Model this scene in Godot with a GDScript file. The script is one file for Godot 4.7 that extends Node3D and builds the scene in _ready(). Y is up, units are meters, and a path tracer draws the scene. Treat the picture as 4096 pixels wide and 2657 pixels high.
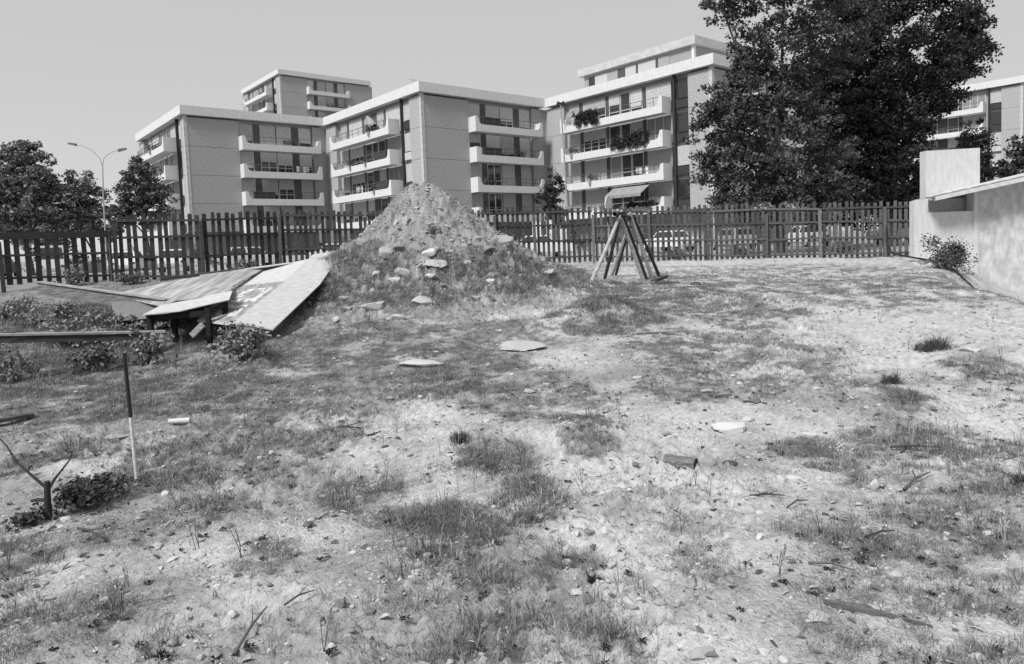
extends Node3D
# A building site in front of stepped apartment blocks. Metres, y up, the camera stands at the origin looking along -z.

var rng := RandomNumberGenerator.new()
var mat_cache := {}
var names_used := {}
var tex_fine: ImageTexture
var tex_soft: ImageTexture
var tex_wood: ImageTexture
var tex_clod: ImageTexture
var noise_a := FastNoiseLite.new()
var noise_b := FastNoiseLite.new()
var noise_c := FastNoiseLite.new()
var noise_d := FastNoiseLite.new()
var noise_e := FastNoiseLite.new()

# ---------------------------------------------------------------- helpers
func grey(v: float) -> Color:
	return Color(v, v, v).linear_to_srgb()

func noise_image(kind: int, freq: float, octaves: int, lo: float, hi: float, seed_value: int, size := 512, stretch := Vector2i(1, 1)) -> Image:
	var n := FastNoiseLite.new()
	n.noise_type = kind
	n.frequency = freq
	n.fractal_octaves = octaves
	n.fractal_gain = 0.6
	n.seed = seed_value
	var im := n.get_seamless_image(size / stretch.x, size / stretch.y)
	if stretch != Vector2i(1, 1):
		im.resize(size, size, Image.INTERPOLATE_BILINEAR)
	im.convert(Image.FORMAT_RGB8)
	var data := im.get_data()
	var i := 0
	var k := (hi - lo)
	while i < data.size():
		var v := int(lo * 255.0 + k * data[i])
		data[i] = v
		data[i + 1] = v
		data[i + 2] = v
		i += 3
	return Image.create_from_data(size, size, false, Image.FORMAT_RGB8, data)

# a procedural material: base grey (linear), roughness, which noise varies it, tiles per metre
func mat(v: float, rough := 0.9, tex: Texture2D = null, scale := 1.0, bump: Texture2D = null, bump_cm := 0.0) -> StandardMaterial3D:
	var key := [v, rough, tex, scale, bump, bump_cm]
	if mat_cache.has(key):
		return mat_cache[key]
	var m := StandardMaterial3D.new()
	m.albedo_color = grey(v)
	m.roughness = rough
	m.metallic_specular = 0.3
	if tex:
		m.albedo_texture = tex
		m.uv1_triplanar = true
		m.uv1_scale = Vector3.ONE * scale
	if bump:
		m.heightmap_enabled = true
		m.heightmap_texture = bump
		m.heightmap_scale = bump_cm
	mat_cache[key] = m
	return m

func glass_mat() -> StandardMaterial3D:
	if mat_cache.has("glass"):
		return mat_cache["glass"]
	var m := StandardMaterial3D.new()
	m.albedo_color = grey(0.03)
	m.roughness = 0.08
	m.metallic_specular = 0.6
	mat_cache["glass"] = m
	return m

func numbered(called: String) -> String:
	if not names_used.has(called):
		names_used[called] = 0
		return called
	names_used[called] += 1
	return "%s_%03d" % [called, names_used[called]]

func new_st() -> SurfaceTool:
	var st := SurfaceTool.new()
	st.begin(Mesh.PRIMITIVE_TRIANGLES)
	return st

func tri(st: SurfaceTool, a: Vector3, b: Vector3, c: Vector3) -> void:
	st.set_normal((c - a).cross(b - a).normalized())
	st.add_vertex(a)
	st.add_vertex(b)
	st.add_vertex(c)

func quad(st: SurfaceTool, a: Vector3, b: Vector3, c: Vector3, d: Vector3) -> void:
	tri(st, a, b, c)
	tri(st, a, c, d)

# box between two corners
func bx(st: SurfaceTool, p: Vector3, q: Vector3, xf := Transform3D.IDENTITY) -> void:
	var a := Vector3(minf(p.x, q.x), minf(p.y, q.y), minf(p.z, q.z))
	var b := Vector3(maxf(p.x, q.x), maxf(p.y, q.y), maxf(p.z, q.z))
	var v := [xf * Vector3(a.x, a.y, a.z), xf * Vector3(b.x, a.y, a.z), xf * Vector3(b.x, b.y, a.z), xf * Vector3(a.x, b.y, a.z), xf * Vector3(a.x, a.y, b.z), xf * Vector3(b.x, a.y, b.z), xf * Vector3(b.x, b.y, b.z), xf * Vector3(a.x, b.y, b.z)]
	quad(st, v[4], v[7], v[6], v[5])
	quad(st, v[1], v[2], v[3], v[0])
	quad(st, v[0], v[3], v[7], v[4])
	quad(st, v[5], v[6], v[2], v[1])
	quad(st, v[3], v[2], v[6], v[7])
	quad(st, v[0], v[4], v[5], v[1])

# a hexahedron from eight corners: bottom 0..3 and top 4..7, both going round the same way
func hexa(st: SurfaceTool, v: Array) -> void:
	var mid := Vector3.ZERO
	for p in v:
		mid += p / 8.0
	for f in [[0, 1, 2, 3], [4, 5, 6, 7], [0, 1, 5, 4], [1, 2, 6, 5], [2, 3, 7, 6], [3, 0, 4, 7]]:
		var a: Vector3 = v[f[0]]
		var b: Vector3 = v[f[1]]
		var c: Vector3 = v[f[2]]
		var d: Vector3 = v[f[3]]
		if (c - a).cross(b - a).dot((a + b + c + d) / 4.0 - mid) > 0.0:
			quad(st, a, b, c, d)
		else:
			quad(st, d, c, b, a)

# a bar with a rectangular section from p to q
func bar(st: SurfaceTool, p: Vector3, q: Vector3, w: float, h: float, up := Vector3.UP) -> void:
	var d := (q - p).normalized()
	var s := d.cross(up).normalized() * w * 0.5
	var u := s.cross(d).normalized() * h * 0.5
	hexa(st, [p - s - u, p + s - u, q + s - u, q - s - u, p - s + u, p + s + u, q + s + u, q - s + u])

# a tapered, bent tube with capped ends
func tube(st: SurfaceTool, pts: Array, radii: Array, sides := 8, rough := 0.0) -> void:
	var rings := []
	for i in pts.size():
		var d: Vector3
		if i == 0:
			d = pts[1] - pts[0]
		elif i == pts.size() - 1:
			d = pts[i] - pts[i - 1]
		else:
			d = pts[i + 1] - pts[i - 1]
		d = d.normalized()
		var s := d.cross(Vector3(0.31, 0.2, 0.93)).normalized()
		var u := s.cross(d).normalized()
		var ring := []
		for k in sides:
			var a := TAU * k / sides
			var rr: float = radii[i] * (1.0 + rough * sin(k * 2.3 + i * 1.7))
			ring.append([pts[i] + (s * cos(a) + u * sin(a)) * rr, (s * cos(a) + u * sin(a))])
		rings.append(ring)
	for i in pts.size() - 1:
		for k in sides:
			var k2 := (k + 1) % sides
			for v in [rings[i][k], rings[i + 1][k2], rings[i + 1][k], rings[i][k], rings[i][k2], rings[i + 1][k2]]:
				st.set_normal(v[1])
				st.add_vertex(v[0])
	for e in [0, pts.size() - 1]:
		var d2: Vector3 = (pts[1] - pts[0]) if e == 0 else (pts[e - 1] - pts[e])
		for k in sides - 2:
			for v in [rings[e][0], rings[e][k + 1], rings[e][k + 2]]:
				st.set_normal(-d2.normalized())
				st.add_vertex(v[0])

# a polygon in (x, y) pushed out along z from z0 to z1
func extrude(st: SurfaceTool, poly: PackedVector2Array, z0: float, z1: float, xf := Transform3D.IDENTITY) -> void:
	var idx := Geometry2D.triangulate_polygon(poly)
	var n := poly.size()
	var area := 0.0
	for i in n:
		area += poly[i].cross(poly[(i + 1) % n])
	var zc := (z0 + z1) * 0.5
	var mirrored := xf.basis.determinant() < 0.0
	for z in [z0, z1]:
		for t in idx.size() / 3:
			var a := poly[idx[t * 3]]
			var b := poly[idx[t * 3 + 1]]
			var c := poly[idx[t * 3 + 2]]
			var flip: bool = (((b - a).cross(c - a) > 0.0) == (z > zc)) != mirrored
			var va := xf * Vector3(a.x, a.y, z)
			var vb := xf * Vector3(b.x, b.y, z)
			var vc := xf * Vector3(c.x, c.y, z)
			if flip:
				tri(st, va, vc, vb)
			else:
				tri(st, va, vb, vc)
	for i in n:
		var a := poly[i]
		var b := poly[(i + 1) % n]
		if (area < 0.0) != mirrored:
			var t := a
			a = b
			b = t
		quad(st, xf * Vector3(a.x, a.y, z1), xf * Vector3(a.x, a.y, z0), xf * Vector3(b.x, b.y, z0), xf * Vector3(b.x, b.y, z1))

func part(called: String, st: SurfaceTool, m: Material, parent: Node3D) -> MeshInstance3D:
	var o := MeshInstance3D.new()
	o.name = called
	o.mesh = st.commit()
	o.material_override = m
	parent.add_child(o, true)
	return o

func part_mesh(called: String, mesh: Mesh, m: Material, parent: Node3D, xf: Transform3D) -> MeshInstance3D:
	var o := MeshInstance3D.new()
	o.name = called
	o.mesh = mesh
	o.material_override = m
	o.transform = xf
	parent.add_child(o, true)
	return o

func tag(o: Node, label: String, category: String, group := "") -> void:
	o.set_meta("label", label)
	o.set_meta("category", category)
	if group:
		o.set_meta("group", group)

func thing(called: String, label: String, category: String, at := Vector3.ZERO, turn := 0.0, group := "") -> Node3D:
	var o := Node3D.new()
	o.name = numbered(called)
	add_child(o)
	o.position = at
	o.rotation.y = turn
	tag(o, label, category, group)
	return o

func one(called: String, st: SurfaceTool, m: Material, label: String, category: String, group := "") -> MeshInstance3D:
	var o := MeshInstance3D.new()
	o.name = numbered(called)
	o.mesh = st.commit()
	o.material_override = m
	add_child(o)
	tag(o, label, category, group)
	return o

func structure(called: String, mesh: Mesh, m: Material) -> MeshInstance3D:
	var o := MeshInstance3D.new()
	o.name = numbered(called)
	o.mesh = mesh
	o.material_override = m
	add_child(o)
	o.set_meta("kind", "structure")
	return o

func ss(a: float, b: float, x: float) -> float:
	var t := clampf((x - a) / (b - a), 0.0, 1.0)
	return t * t * (3.0 - 2.0 * t)

func table(k: PackedVector2Array, x: float) -> float:
	if x <= k[0].x:
		return k[0].y
	for i in k.size() - 1:
		if x <= k[i + 1].x:
			return lerpf(k[i].y, k[i + 1].y, (x - k[i].x) / (k[i + 1].x - k[i].x))
	return k[k.size() - 1].y

# ---------------------------------------------------------------- the lie of the land
var rise := PackedVector2Array([Vector2(-5, 0), Vector2(0, 0), Vector2(5, -0.02), Vector2(8, 0.2), Vector2(11.5, 0.5), Vector2(15, 0.65), Vector2(18, 0.82), Vector2(21.5, 0.92), Vector2(24, 0.72), Vector2(26, 0.5), Vector2(400, 0.5)])
var mound := PackedVector2Array([Vector2(0, 2.28), Vector2(0.25, 2.2), Vector2(0.55, 1.93), Vector2(0.95, 1.53), Vector2(1.35, 1.18), Vector2(1.85, 0.85), Vector2(2.3, 0.5), Vector2(2.8, 0.22), Vector2(3.4, 0.05), Vector2(4, 0)])
# where the ground breaks away towards the shed: distance from the camera, x
var ditch := PackedVector2Array([Vector2(8, 7.0), Vector2(10, 7.4), Vector2(14, 8.4), Vector2(18, 11.3), Vector2(20, 12.5), Vector2(23, 13.0)])
const MOUND_X := -1.82
const MOUND_Z := -14.5
# hollows and hummocks: x, z, height, half width, half depth
var bumps := PackedFloat32Array([-5.0, -10.5, -0.38, 1.5, 0.8, -7.8, -9.9, -0.28, 2.2, 0.6, 1.35, -10.3, 0.3, 0.6, 0.4, 0.2, -9.7, 0.12, 0.9, 0.4, 5.6, -7.4, 0.16, 0.9, 0.5, -2.2, -3.9, 0.08, 0.8, 0.4, -3.2, -5.2, 0.1, 1.0, 0.5, -0.4, -5.4, 0.12, 1.2, 0.35, -4.6, -5.6, 0.12, 0.9, 0.35])

func mound_at(x: float, z: float) -> float:
	var dx := x - MOUND_X
	var dz := z - MOUND_Z
	if dx > 0.0:
		dx /= 1.12
	var r := sqrt(dx * dx + dz * dz)
	if r > 4.2:
		return 0.0
	r *= 1.0 + 0.10 * noise_a.get_noise_2d(x * 9.0, z * 9.0)
	return table(mound, r)

func land(x: float, z: float) -> float:
	var d := -z
	var h := table(rise, d) - 0.015 * clampf(x, -16.0, 16.0) * ss(10, 18, d) * (1.0 - ss(22, 25, d))
	var i := 0
	while i < bumps.size():
		var ex := (x - bumps[i]) / bumps[i + 3]
		var ez := (z - bumps[i + 1]) / bumps[i + 4]
		var e := ex * ex + ez * ez
		if e < 7.0:
			h += bumps[i + 2] * exp(-e)
		i += 5
	h -= 1.1 * ss(0.0, 2.4, x - table(ditch, d)) * ss(8.5, 10.5, d) * (1.0 - ss(21.0, 23.0, d))
	return h + mound_at(x, z)

# with the clods and footprints
func ground_y(x: float, z: float) -> float:
	var d := -z
	var h := land(x, z)
	var m := clampf(mound_at(x, z), 0.0, 1.0)
	var fade := 1.0 - ss(22.5, 24.5, d)
	var n1 := noise_a.get_noise_2d(x, z)
	var n2 := noise_b.get_noise_2d(x, z)
	var n3 := noise_c.get_noise_2d(x, z)
	var n4 := noise_d.get_noise_2d(x, z)
	# trampled smooth patches alternate with cloddy ones
	var cloddy := clampf(0.55 + 1.3 * noise_e.get_noise_2d(x, z) + 0.5 * m, 0.12, 1.3)
	return h + fade * (n1 * (0.05 + 0.06 * m) + (n2 * (0.028 + 0.07 * m) + n3 * (0.034 - 0.012 * m) + n4 * (0.02 + 0.025 * m)) * cloddy)

# ---------------------------------------------------------------- apartment blocks
# Each block stands with one corner towards the site. Face 0 runs along local +x (looks +z), face 1 along local -z (looks -x).
const STREET := 0.6
const TURN := 0.6929   # 39.7 degrees

func fb(st: SurfaceTool, face: int, s0: float, s1: float, y0: float, y1: float, n0: float, n1: float) -> void:
	if face == 0:
		bx(st, Vector3(s0, y0 - STREET, n0), Vector3(s1, y1 - STREET, n1))
	else:
		bx(st, Vector3(-n0, y0 - STREET, -s0), Vector3(-n1, y1 - STREET, -s1))

func face_frame(face: int) -> Transform3D:
	if face == 0:
		return Transform3D(Basis.IDENTITY, Vector3(0, -STREET, 0))
	return Transform3D(Basis(Vector3(0, 0, -1), Vector3(0, 1, 0), Vector3(-1, 0, 0)), Vector3(0, -STREET, 0))

func balcony(b: Node3D, face: int, s0: float, s1: float, yb: float, reach: float, open_panel := false) -> void:
	var xf := face_frame(face)
	var st := new_st()
	var yt := yb + 1.5
	var yl := yb + 0.58
	var poly := PackedVector2Array([Vector2(s0, yb), Vector2(s1, yb), Vector2(s1, yt), Vector2(s1 - 0.3, yt)])
	for k in 6:
		var a := k / 5.0 * PI / 2
		poly.append(Vector2(s1 - 0.4 - 0.5 * (1.0 - cos(a)), yl + 0.5 * (1.0 - sin(a)) + 0.12))
	for k in 6:
		var a := (5 - k) / 5.0 * PI / 2
		poly.append(Vector2(s0 + 0.4 + 0.5 * (1.0 - cos(a)), yl + 0.5 * (1.0 - sin(a)) + 0.12))
	poly.append(Vector2(s0 + 0.3, yt))
	poly.append(Vector2(s0, yt))
	extrude(st, poly, reach - 0.14, reach, xf)
	# floor slab and the two closed ends, butted behind the front panel
	fb(st, face, s0 + 0.14, s1 - 0.14, yb + 0.04, yb + 0.34, 0.0, reach - 0.14)
	fb(st, face, s0, s0 + 0.14, yb, yt, 0.0, reach - 0.14)
	fb(st, face, s1 - 0.14, s1, yb, yt, 0.0, reach - 0.14)
	var o := part("balcony", st, mat(0.68, 0.9, tex_drip, 0.22), b)
	st = new_st()
	fb(st, face, s0 + 0.45, s1 - 0.45, yt - 0.06, yt - 0.01, reach - 0.09, reach - 0.05)
	fb(st, face, s0 + 0.9, s1 - 0.9, yb + 1.05, yb + 1.08, reach - 0.08, reach - 0.05)
	var k2 := s0 + 1.0
	while k2 < s1 - 0.9:
		fb(st, face, k2, k2 + 0.04, yl + 0.1, yt - 0.06, reach - 0.09, reach - 0.05)
		k2 += 1.35
	part("railing", st, mat(0.12, 0.6), o)
	if open_panel:
		st = new_st()
		var p0 := s0 + 0.9
		fb(st, face, p0, p0 + 2.4, yb + 0.62, yt - 0.05, reach - 0.13, reach - 0.1)
		part("screen_panel", st, mat(0.06, 0.8), o)

func opening(b: Node3D, face: int, s0: float, s1: float, f: float, kind: int) -> void:
	# kind 0 shutter down, 1 shutter partly down over glass, 2 glazed door with white frame, 3 dark infill panel, 4 curtained glass
	var top := f + 2.6
	var st := new_st()
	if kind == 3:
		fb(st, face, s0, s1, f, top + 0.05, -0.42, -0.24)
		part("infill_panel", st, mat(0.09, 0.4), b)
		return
	fb(st, face, s0 + 0.03, s1 - 0.03, f + 0.02, top, -0.42, -0.3)
	var w := part("window", st, glass_mat() if kind != 4 else mat(0.3, 0.35, tex_soft, 0.7), b)
	if kind == 0 or kind == 1:
		var low := f + 0.02 if kind == 0 else f + rng.randf_range(0.5, 1.7)
		st = new_st()
		var y := top
		# slats in groups, each course set a little back from the one above
		while y > low + 0.05:
			var y2 := maxf(low, y - 0.3)
			fb(st, face, s0 + 0.05, s1 - 0.05, y2 + 0.02, y, -0.29, -0.21)
			fb(st, face, s0 + 0.05, s1 - 0.05, y2, y2 + 0.02, -0.29, -0.225)
			y = y2
		part("shutter", st, mat(rng.randf_range(0.45, 0.66), 0.8, tex_soft, 0.3), w)
	if kind == 1 or kind == 2 or kind == 4:
		st = new_st()
		var n := maxi(1, int(round((s1 - s0) / 1.1)))
		for k in n + 1:
			var c := lerpf(s0 + 0.06, s1 - 0.06, float(k) / n)
			fb(st, face, c - 0.035, c + 0.035, f + 0.04, top - 0.06, -0.3, -0.255)
		fb(st, face, s0 + 0.03, s1 - 0.03, top - 0.06, top, -0.3, -0.25)
		fb(st, face, s0 + 0.03, s1 - 0.03, f + 0.9, f + 0.96, -0.3, -0.262)
		part("frame", st, mat(0.6, 0.6), w)

func block(label: String, corner: Vector3, right_len: float, left_len: float, roof: float, floors: Array, near_wall: float, seed_value: int, bottom := 4.0) -> Node3D:
	rng.seed = seed_value
	var b := thing("apartment_block", label, "building", Vector3(corner.x, STREET, corner.z), TURN)
	var brick := mat(0.54, 0.95, tex_brick, 0.13)
	# the core behind both faces
	var st := new_st()
	bx(st, Vector3(0.45, bottom - STREET, -0.45), Vector3(right_len - 0.02, roof - STREET - 0.05, -left_len + 0.02))
	part("core_wall", st, mat(0.45, 0.9, tex_soft, 0.3), b)
	# open ground storey with a set-back wall and pillars
	st = new_st()
	bx(st, Vector3(2.2, -0.3, -2.4), Vector3(right_len - 0.4, bottom - STREET - 0.02, -left_len + 0.6))
	part("entrance_wall", st, mat(0.45, 0.9, tex_soft, 0.3), b)
	for s in [0.4, 5.2, 10.0, right_len - 0.6]:
		st = new_st()
		bx(st, Vector3(s, -0.3, -0.7), Vector3(s + 0.4, bottom - STREET, -0.3))
		part("pillar", st, mat(0.4, 0.9, tex_soft, 0.5), b)
	for s in [5.0, 10.0, 15.0, left_len - 0.8]:
		st = new_st()
		bx(st, Vector3(0.3, -0.3, -s), Vector3(0.7, bottom - STREET, -s - 0.4))
		part("pillar", st, mat(0.4, 0.9, tex_soft, 0.5), b)
	# brick walls, one piece a storey with an open joint between storeys
	var lw := near_wall
	for f in floors:
		for e in [[0, 0.32, 5.6], [0, 14.05, right_len], [1, 0.32, lw], [1, 18.3, left_len]]:
			st = new_st()
			fb(st, e[0], e[1], e[2], f - 0.18, minf(f + 2.79, roof - 0.02), -0.45, 0.0)
			part("brick_wall", st, brick, b)
	# pale strip up the corner
	st = new_st()
	bx(st, Vector3(-0.03, bottom - STREET - 0.4, -0.32), Vector3(0.32, roof - STREET - 0.02, 0.03))
	part("corner_strip", st, mat(0.56, 0.9, tex_stain, 0.25), b)
	# roof slab with a deep pale fascia
	st = new_st()
	bx(st, Vector3(-0.4, roof - STREET, 0.4), Vector3(right_len - 0.42, roof + 0.92 - STREET, -left_len + 0.42))
	part("roof", st, mat(0.68, 0.9, tex_drip, 0.16), b)
	# downpipe beside the window strip
	st = new_st()
	fb(st, 1, lw + 1.42, lw + 1.62, bottom, roof, -0.2, 0.08)
	part("downpipe", st, mat(0.04, 0.7), b)
	for f in floors:
		# right face
		balcony(b, 0, 5.5, 14.5, f - 0.4, 1.2, rng.randf() < 0.3)
		opening(b, 0, 5.65, 7.2, f, [0, 0, 1][rng.randi() % 3])
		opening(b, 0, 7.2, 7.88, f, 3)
		opening(b, 0, 7.88, 9.75, f, [1, 1, 2, 0][rng.randi() % 4])
		opening(b, 0, 9.78, 11.6, f, [0, 0, 1, 1][rng.randi() % 4])
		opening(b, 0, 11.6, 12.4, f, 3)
		opening(b, 0, 12.4, 13.95, f, [0, 0, 0, 1][rng.randi() % 4])
		# left face: strip of narrow windows, then the long balcony
		st = new_st()
		fb(st, 1, lw + 0.04, lw + 1.4, f + 0.85, f + 2.6, -0.42, -0.2)
		part("window", st, mat(0.55, 0.8, tex_soft, 0.3) if rng.randf() < 0.65 else glass_mat(), b)
		st = new_st()
		fb(st, 1, lw + 0.04, lw + 1.4, f + 0.0, f + 0.72, -0.42, -0.12)
		part("spandrel", st, mat(0.045 if rng.randf() < 0.6 else 0.5, 0.7), b)
		var p0 := lw + 1.9
		balcony(b, 1, p0, p0 + 13.2, f - 0.4, 1.3, rng.randf() < 0.25)
		var s := p0 + 0.05
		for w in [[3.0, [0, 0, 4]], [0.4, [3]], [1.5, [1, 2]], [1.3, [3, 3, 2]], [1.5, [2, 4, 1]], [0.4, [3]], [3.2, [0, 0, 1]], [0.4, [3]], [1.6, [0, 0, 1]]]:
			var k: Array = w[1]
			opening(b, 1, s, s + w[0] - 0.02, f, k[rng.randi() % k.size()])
			s += w[0]
	return b

func penthouse(b: Node3D, roof: float) -> void:
	# set back above the main roof of the nearest block
	var y0 := roof + 0.92
	var y1 := roof + 3.0
	var st := new_st()
	bx(st, Vector3(2.6, y0 - STREET - 0.1, -3.6), Vector3(12.0, y1 - STREET, -17.6))
	var w := part("penthouse_wall", st, mat(0.42, 0.95, tex_fine, 0.35), b)
	st = new_st()
	bx(st, Vector3(2.2, y1 - STREET, -3.2), Vector3(12.4, y1 - STREET + 0.75, -18.2))
	part("penthouse_roof", st, mat(0.56, 0.9, tex_stain, 0.16), w)
	st = new_st()
	bx(st, Vector3(2.5, y0 - STREET, -3.52), Vector3(2.8, y1 - STREET - 0.01, -3.8))
	part("corner_strip", st, mat(0.6, 0.9), w)
	var s := 6.4
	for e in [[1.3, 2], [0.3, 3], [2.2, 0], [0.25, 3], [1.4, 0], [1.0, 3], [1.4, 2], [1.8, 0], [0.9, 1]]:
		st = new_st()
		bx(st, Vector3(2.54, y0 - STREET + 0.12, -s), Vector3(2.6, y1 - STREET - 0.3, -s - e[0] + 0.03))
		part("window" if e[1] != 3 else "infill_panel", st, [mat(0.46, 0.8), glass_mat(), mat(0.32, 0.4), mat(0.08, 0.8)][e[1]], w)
		s += e[0]

# ---------------------------------------------------------------- foliage
var leaf_limit := 0.95

func leaf_quads(st: SurfaceTool, centre: Vector3, radius: Vector3, count: int, size: float, shade_lo: float, shade_hi: float) -> void:
	for i in count:
		var p := Vector3(rng.randfn(), rng.randfn(), rng.randfn()) * 0.52
		if p.length() > leaf_limit:
			p = p.normalized() * rng.randf_range(0.4, leaf_limit)
		var at := centre + p * radius
		var n := (Vector3(rng.randfn(), rng.randfn(), rng.randfn()) * 0.8 + Vector3(0, 0.7, 0) + p * 0.5).normalized()
		var u := n.cross(Vector3(rng.randfn(), rng.randfn(), rng.randfn())).normalized()
		var v := n.cross(u)
		var s := size * rng.randf_range(0.6, 1.3)
		var c := rng.randf_range(shade_lo, shade_hi)
		st.set_color(Color(c, c, c))
		var a := at - u * s * 0.5
		var b := at + v * s * 0.32 + n * s * 0.08
		var d := at + u * s * 0.55
		var e := at - v * s * 0.32 + n * s * 0.08
		st.set_normal(n)
		for q in [a, b, d, a, d, e]:
			st.add_vertex(q)

func leaf_mat() -> StandardMaterial3D:
	if mat_cache.has("leaf"):
		return mat_cache["leaf"]
	var m := StandardMaterial3D.new()
	m.vertex_color_use_as_albedo = true
	m.roughness = 0.55
	m.metallic_specular = 0.35
	m.cull_mode = BaseMaterial3D.CULL_DISABLED
	m.backlight_enabled = true
	m.backlight = grey(0.25)
	mat_cache["leaf"] = m
	return m

# lobes: [x, y, z, half width, half height] in the world; the trunk stands at foot
func tree(label: String, foot: Vector3, lobes: Array, trunk_r: float, clump_r: float, clumps_per: float, leaves: int, leaf: float, lo: float, hi: float, seed_value: int, called := "broadleaf_tree", hollow := 0.35) -> void:
	rng.seed = seed_value
	var t := thing(called, label, "tree", foot)
	var top := Vector3.ZERO
	for l in lobes:
		top += Vector3(l[0], l[1], l[2]) / lobes.size()
	top -= foot
	var st := new_st()
	var fork := Vector3(top.x * 0.25, top.y * 0.35, 0)
	tube(st, [Vector3(0, -0.3, 0), Vector3(0.02, 0.4, 0), fork * 0.5 + Vector3(0.08, 0, 0.05), fork, top], [trunk_r * 1.3, trunk_r, trunk_r * 0.85, trunk_r * 0.7, trunk_r * 0.2], 9, 0.06)
	var tr := part("trunk", st, mat(0.11, 0.95, tex_fine, 1.2, tex_fine, 1.5), t)
	for l in lobes:
		st = new_st()
		var c := Vector3(l[0], l[1], l[2]) - foot
		var from := fork.lerp(top, rng.randf_range(0.0, 0.5))
		var bend := from.lerp(c, 0.5) + Vector3(0, 0.4, 0.2)
		tube(st, [from, bend, c, c + (c - bend) * 0.15], [trunk_r * 0.4, trunk_r * 0.3, trunk_r * 0.18, 0.02], 6)
		part("limb", st, mat(0.11, 0.95, tex_fine, 1.2), tr)
	st = new_st()
	for l in lobes:
		var c := Vector3(l[0], l[1], l[2]) - foot
		var r := Vector3(l[3], l[4], l[3] * 0.85)
		var n := maxi(16, int(clumps_per * l[3] * l[4]))
		for i in n:
			var p := Vector3(rng.randfn(), rng.randfn(), rng.randfn()).normalized()
			p *= pow(rng.randf(), hollow)
			var cr := clump_r * rng.randf_range(0.55, 1.25)
			var shade := rng.randf_range(0.8, 1.2)
			leaf_quads(st, c + p * r, Vector3(cr * 1.2, cr * 0.75, cr * 1.1), leaves, leaf, lo * shade, hi * shade)
	part("crown", st, leaf_mat(), t)

func shrub(called: String, label: String, x: float, z: float, rx: float, ry: float, leaves: int, leaf: float, lo: float, hi: float, seed_value: int, group := "", y := NAN) -> Node3D:
	rng.seed = seed_value
	var gy := ground_y(x, z) if is_nan(y) else y
	var t := thing(called, label, "shrub", Vector3(x, gy, z), 0.0, group)
	var st := new_st()
	var tips := []
	for i in 9:
		var a := rng.randf() * TAU
		var tip := Vector3(cos(a) * rx * rng.randf_range(0.3, 0.9), ry * rng.randf_range(0.7, 1.7), sin(a) * rx * rng.randf_range(0.3, 0.9))
		tips.append(tip)
		tube(st, [Vector3(0, -0.05, 0), tip * 0.5 + Vector3(0, ry * 0.2, 0), tip], [0.014, 0.009, 0.004], 5)
	part("stem", st, mat(0.08, 0.9), t)
	st = new_st()
	leaf_limit = 1.5
	for tip in tips:
		leaf_quads(st, tip * rng.randf_range(0.6, 1.0), Vector3(rx, ry, rx) * rng.randf_range(0.2, 0.5), int(leaves * rng.randf_range(0.04, 0.12)), leaf, lo, hi)
	leaf_quads(st, Vector3(0, ry * 0.5, 0), Vector3(rx, ry * 0.6, rx), leaves / 4, leaf, lo, hi)
	leaf_limit = 0.95
	part("foliage", st, leaf_mat(), t)
	return t

# a clump of grass blades; one mesh
func blade_clump(st: SurfaceTool, count: int, spread: float, height: float, width: float, lean: float, lo: float, hi: float, origin := Vector3.INF) -> void:
	for i in count:
		var a := rng.randf() * TAU
		var r := sqrt(rng.randf()) * spread
		var p := Vector3(cos(a) * r, -0.01, sin(a) * r)
		var h := height * rng.randf_range(0.45, 1.15)
		if origin != Vector3.INF:
			p.y += ground_y(origin.x + p.x, origin.z + p.z) - origin.y
			h *= 1.0 - 0.75 * (r / spread) * (0.5 + 0.5 * rng.randf())
		var dir := rng.randf() * TAU
		var l := Vector3(cos(dir), 0, sin(dir)) * h * lean * rng.randf_range(0.2, 1.3) + Vector3(p.x, 0, p.z).limit_length(0.06) * 0.35
		var side := Vector3(-sin(dir), 0, cos(dir)).rotated(Vector3.UP, rng.randfn() * 0.6) * width * rng.randf_range(0.6, 1.2) * 0.5
		var mid := p + Vector3(0, h * 0.6, 0) + l * 0.35
		var tip := p + Vector3(0, h * rng.randf_range(0.8, 1.0), 0) + l
		var c := rng.randf_range(lo, hi)
		st.set_color(Color(c, c, c))
		st.set_normal(side.cross(mid - p).normalized())
		for q in [p - side, mid - side * 0.8, p + side, p + side, mid - side * 0.8, mid + side * 0.8, mid - side * 0.8, tip, mid + side * 0.8]:
			st.add_vertex(q)

func tuft(label: String, x: float, z: float, spread: float, height: float, count: int, lo: float, hi: float, seed_value: int, called := "grass_tuft") -> void:
	rng.seed = seed_value
	var st := new_st()
	var at := Vector3(x, ground_y(x, z), z)
	for k in 6:
		var a := rng.randf() * TAU
		var off := Vector3(cos(a), 0, sin(a) * 0.7) * spread * rng.randf_range(0.15, 0.75)
		var sub := new_st()
		var c := Vector3(x + off.x, ground_y(x + off.x, z + off.z), z + off.z)
		blade_clump(sub, int(count * rng.randf_range(0.15, 0.4)), spread * rng.randf_range(0.3, 0.65), height * rng.randf_range(0.5, 1.1), 0.004 + height * 0.012, 0.9, lo * 1.4, hi * 1.7, c)
		st.append_from(sub.commit(), 0, Transform3D(Basis.IDENTITY, c - at))
	var o := one(called, st, leaf_mat(), label, "grass tuft")
	o.position = at

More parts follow.
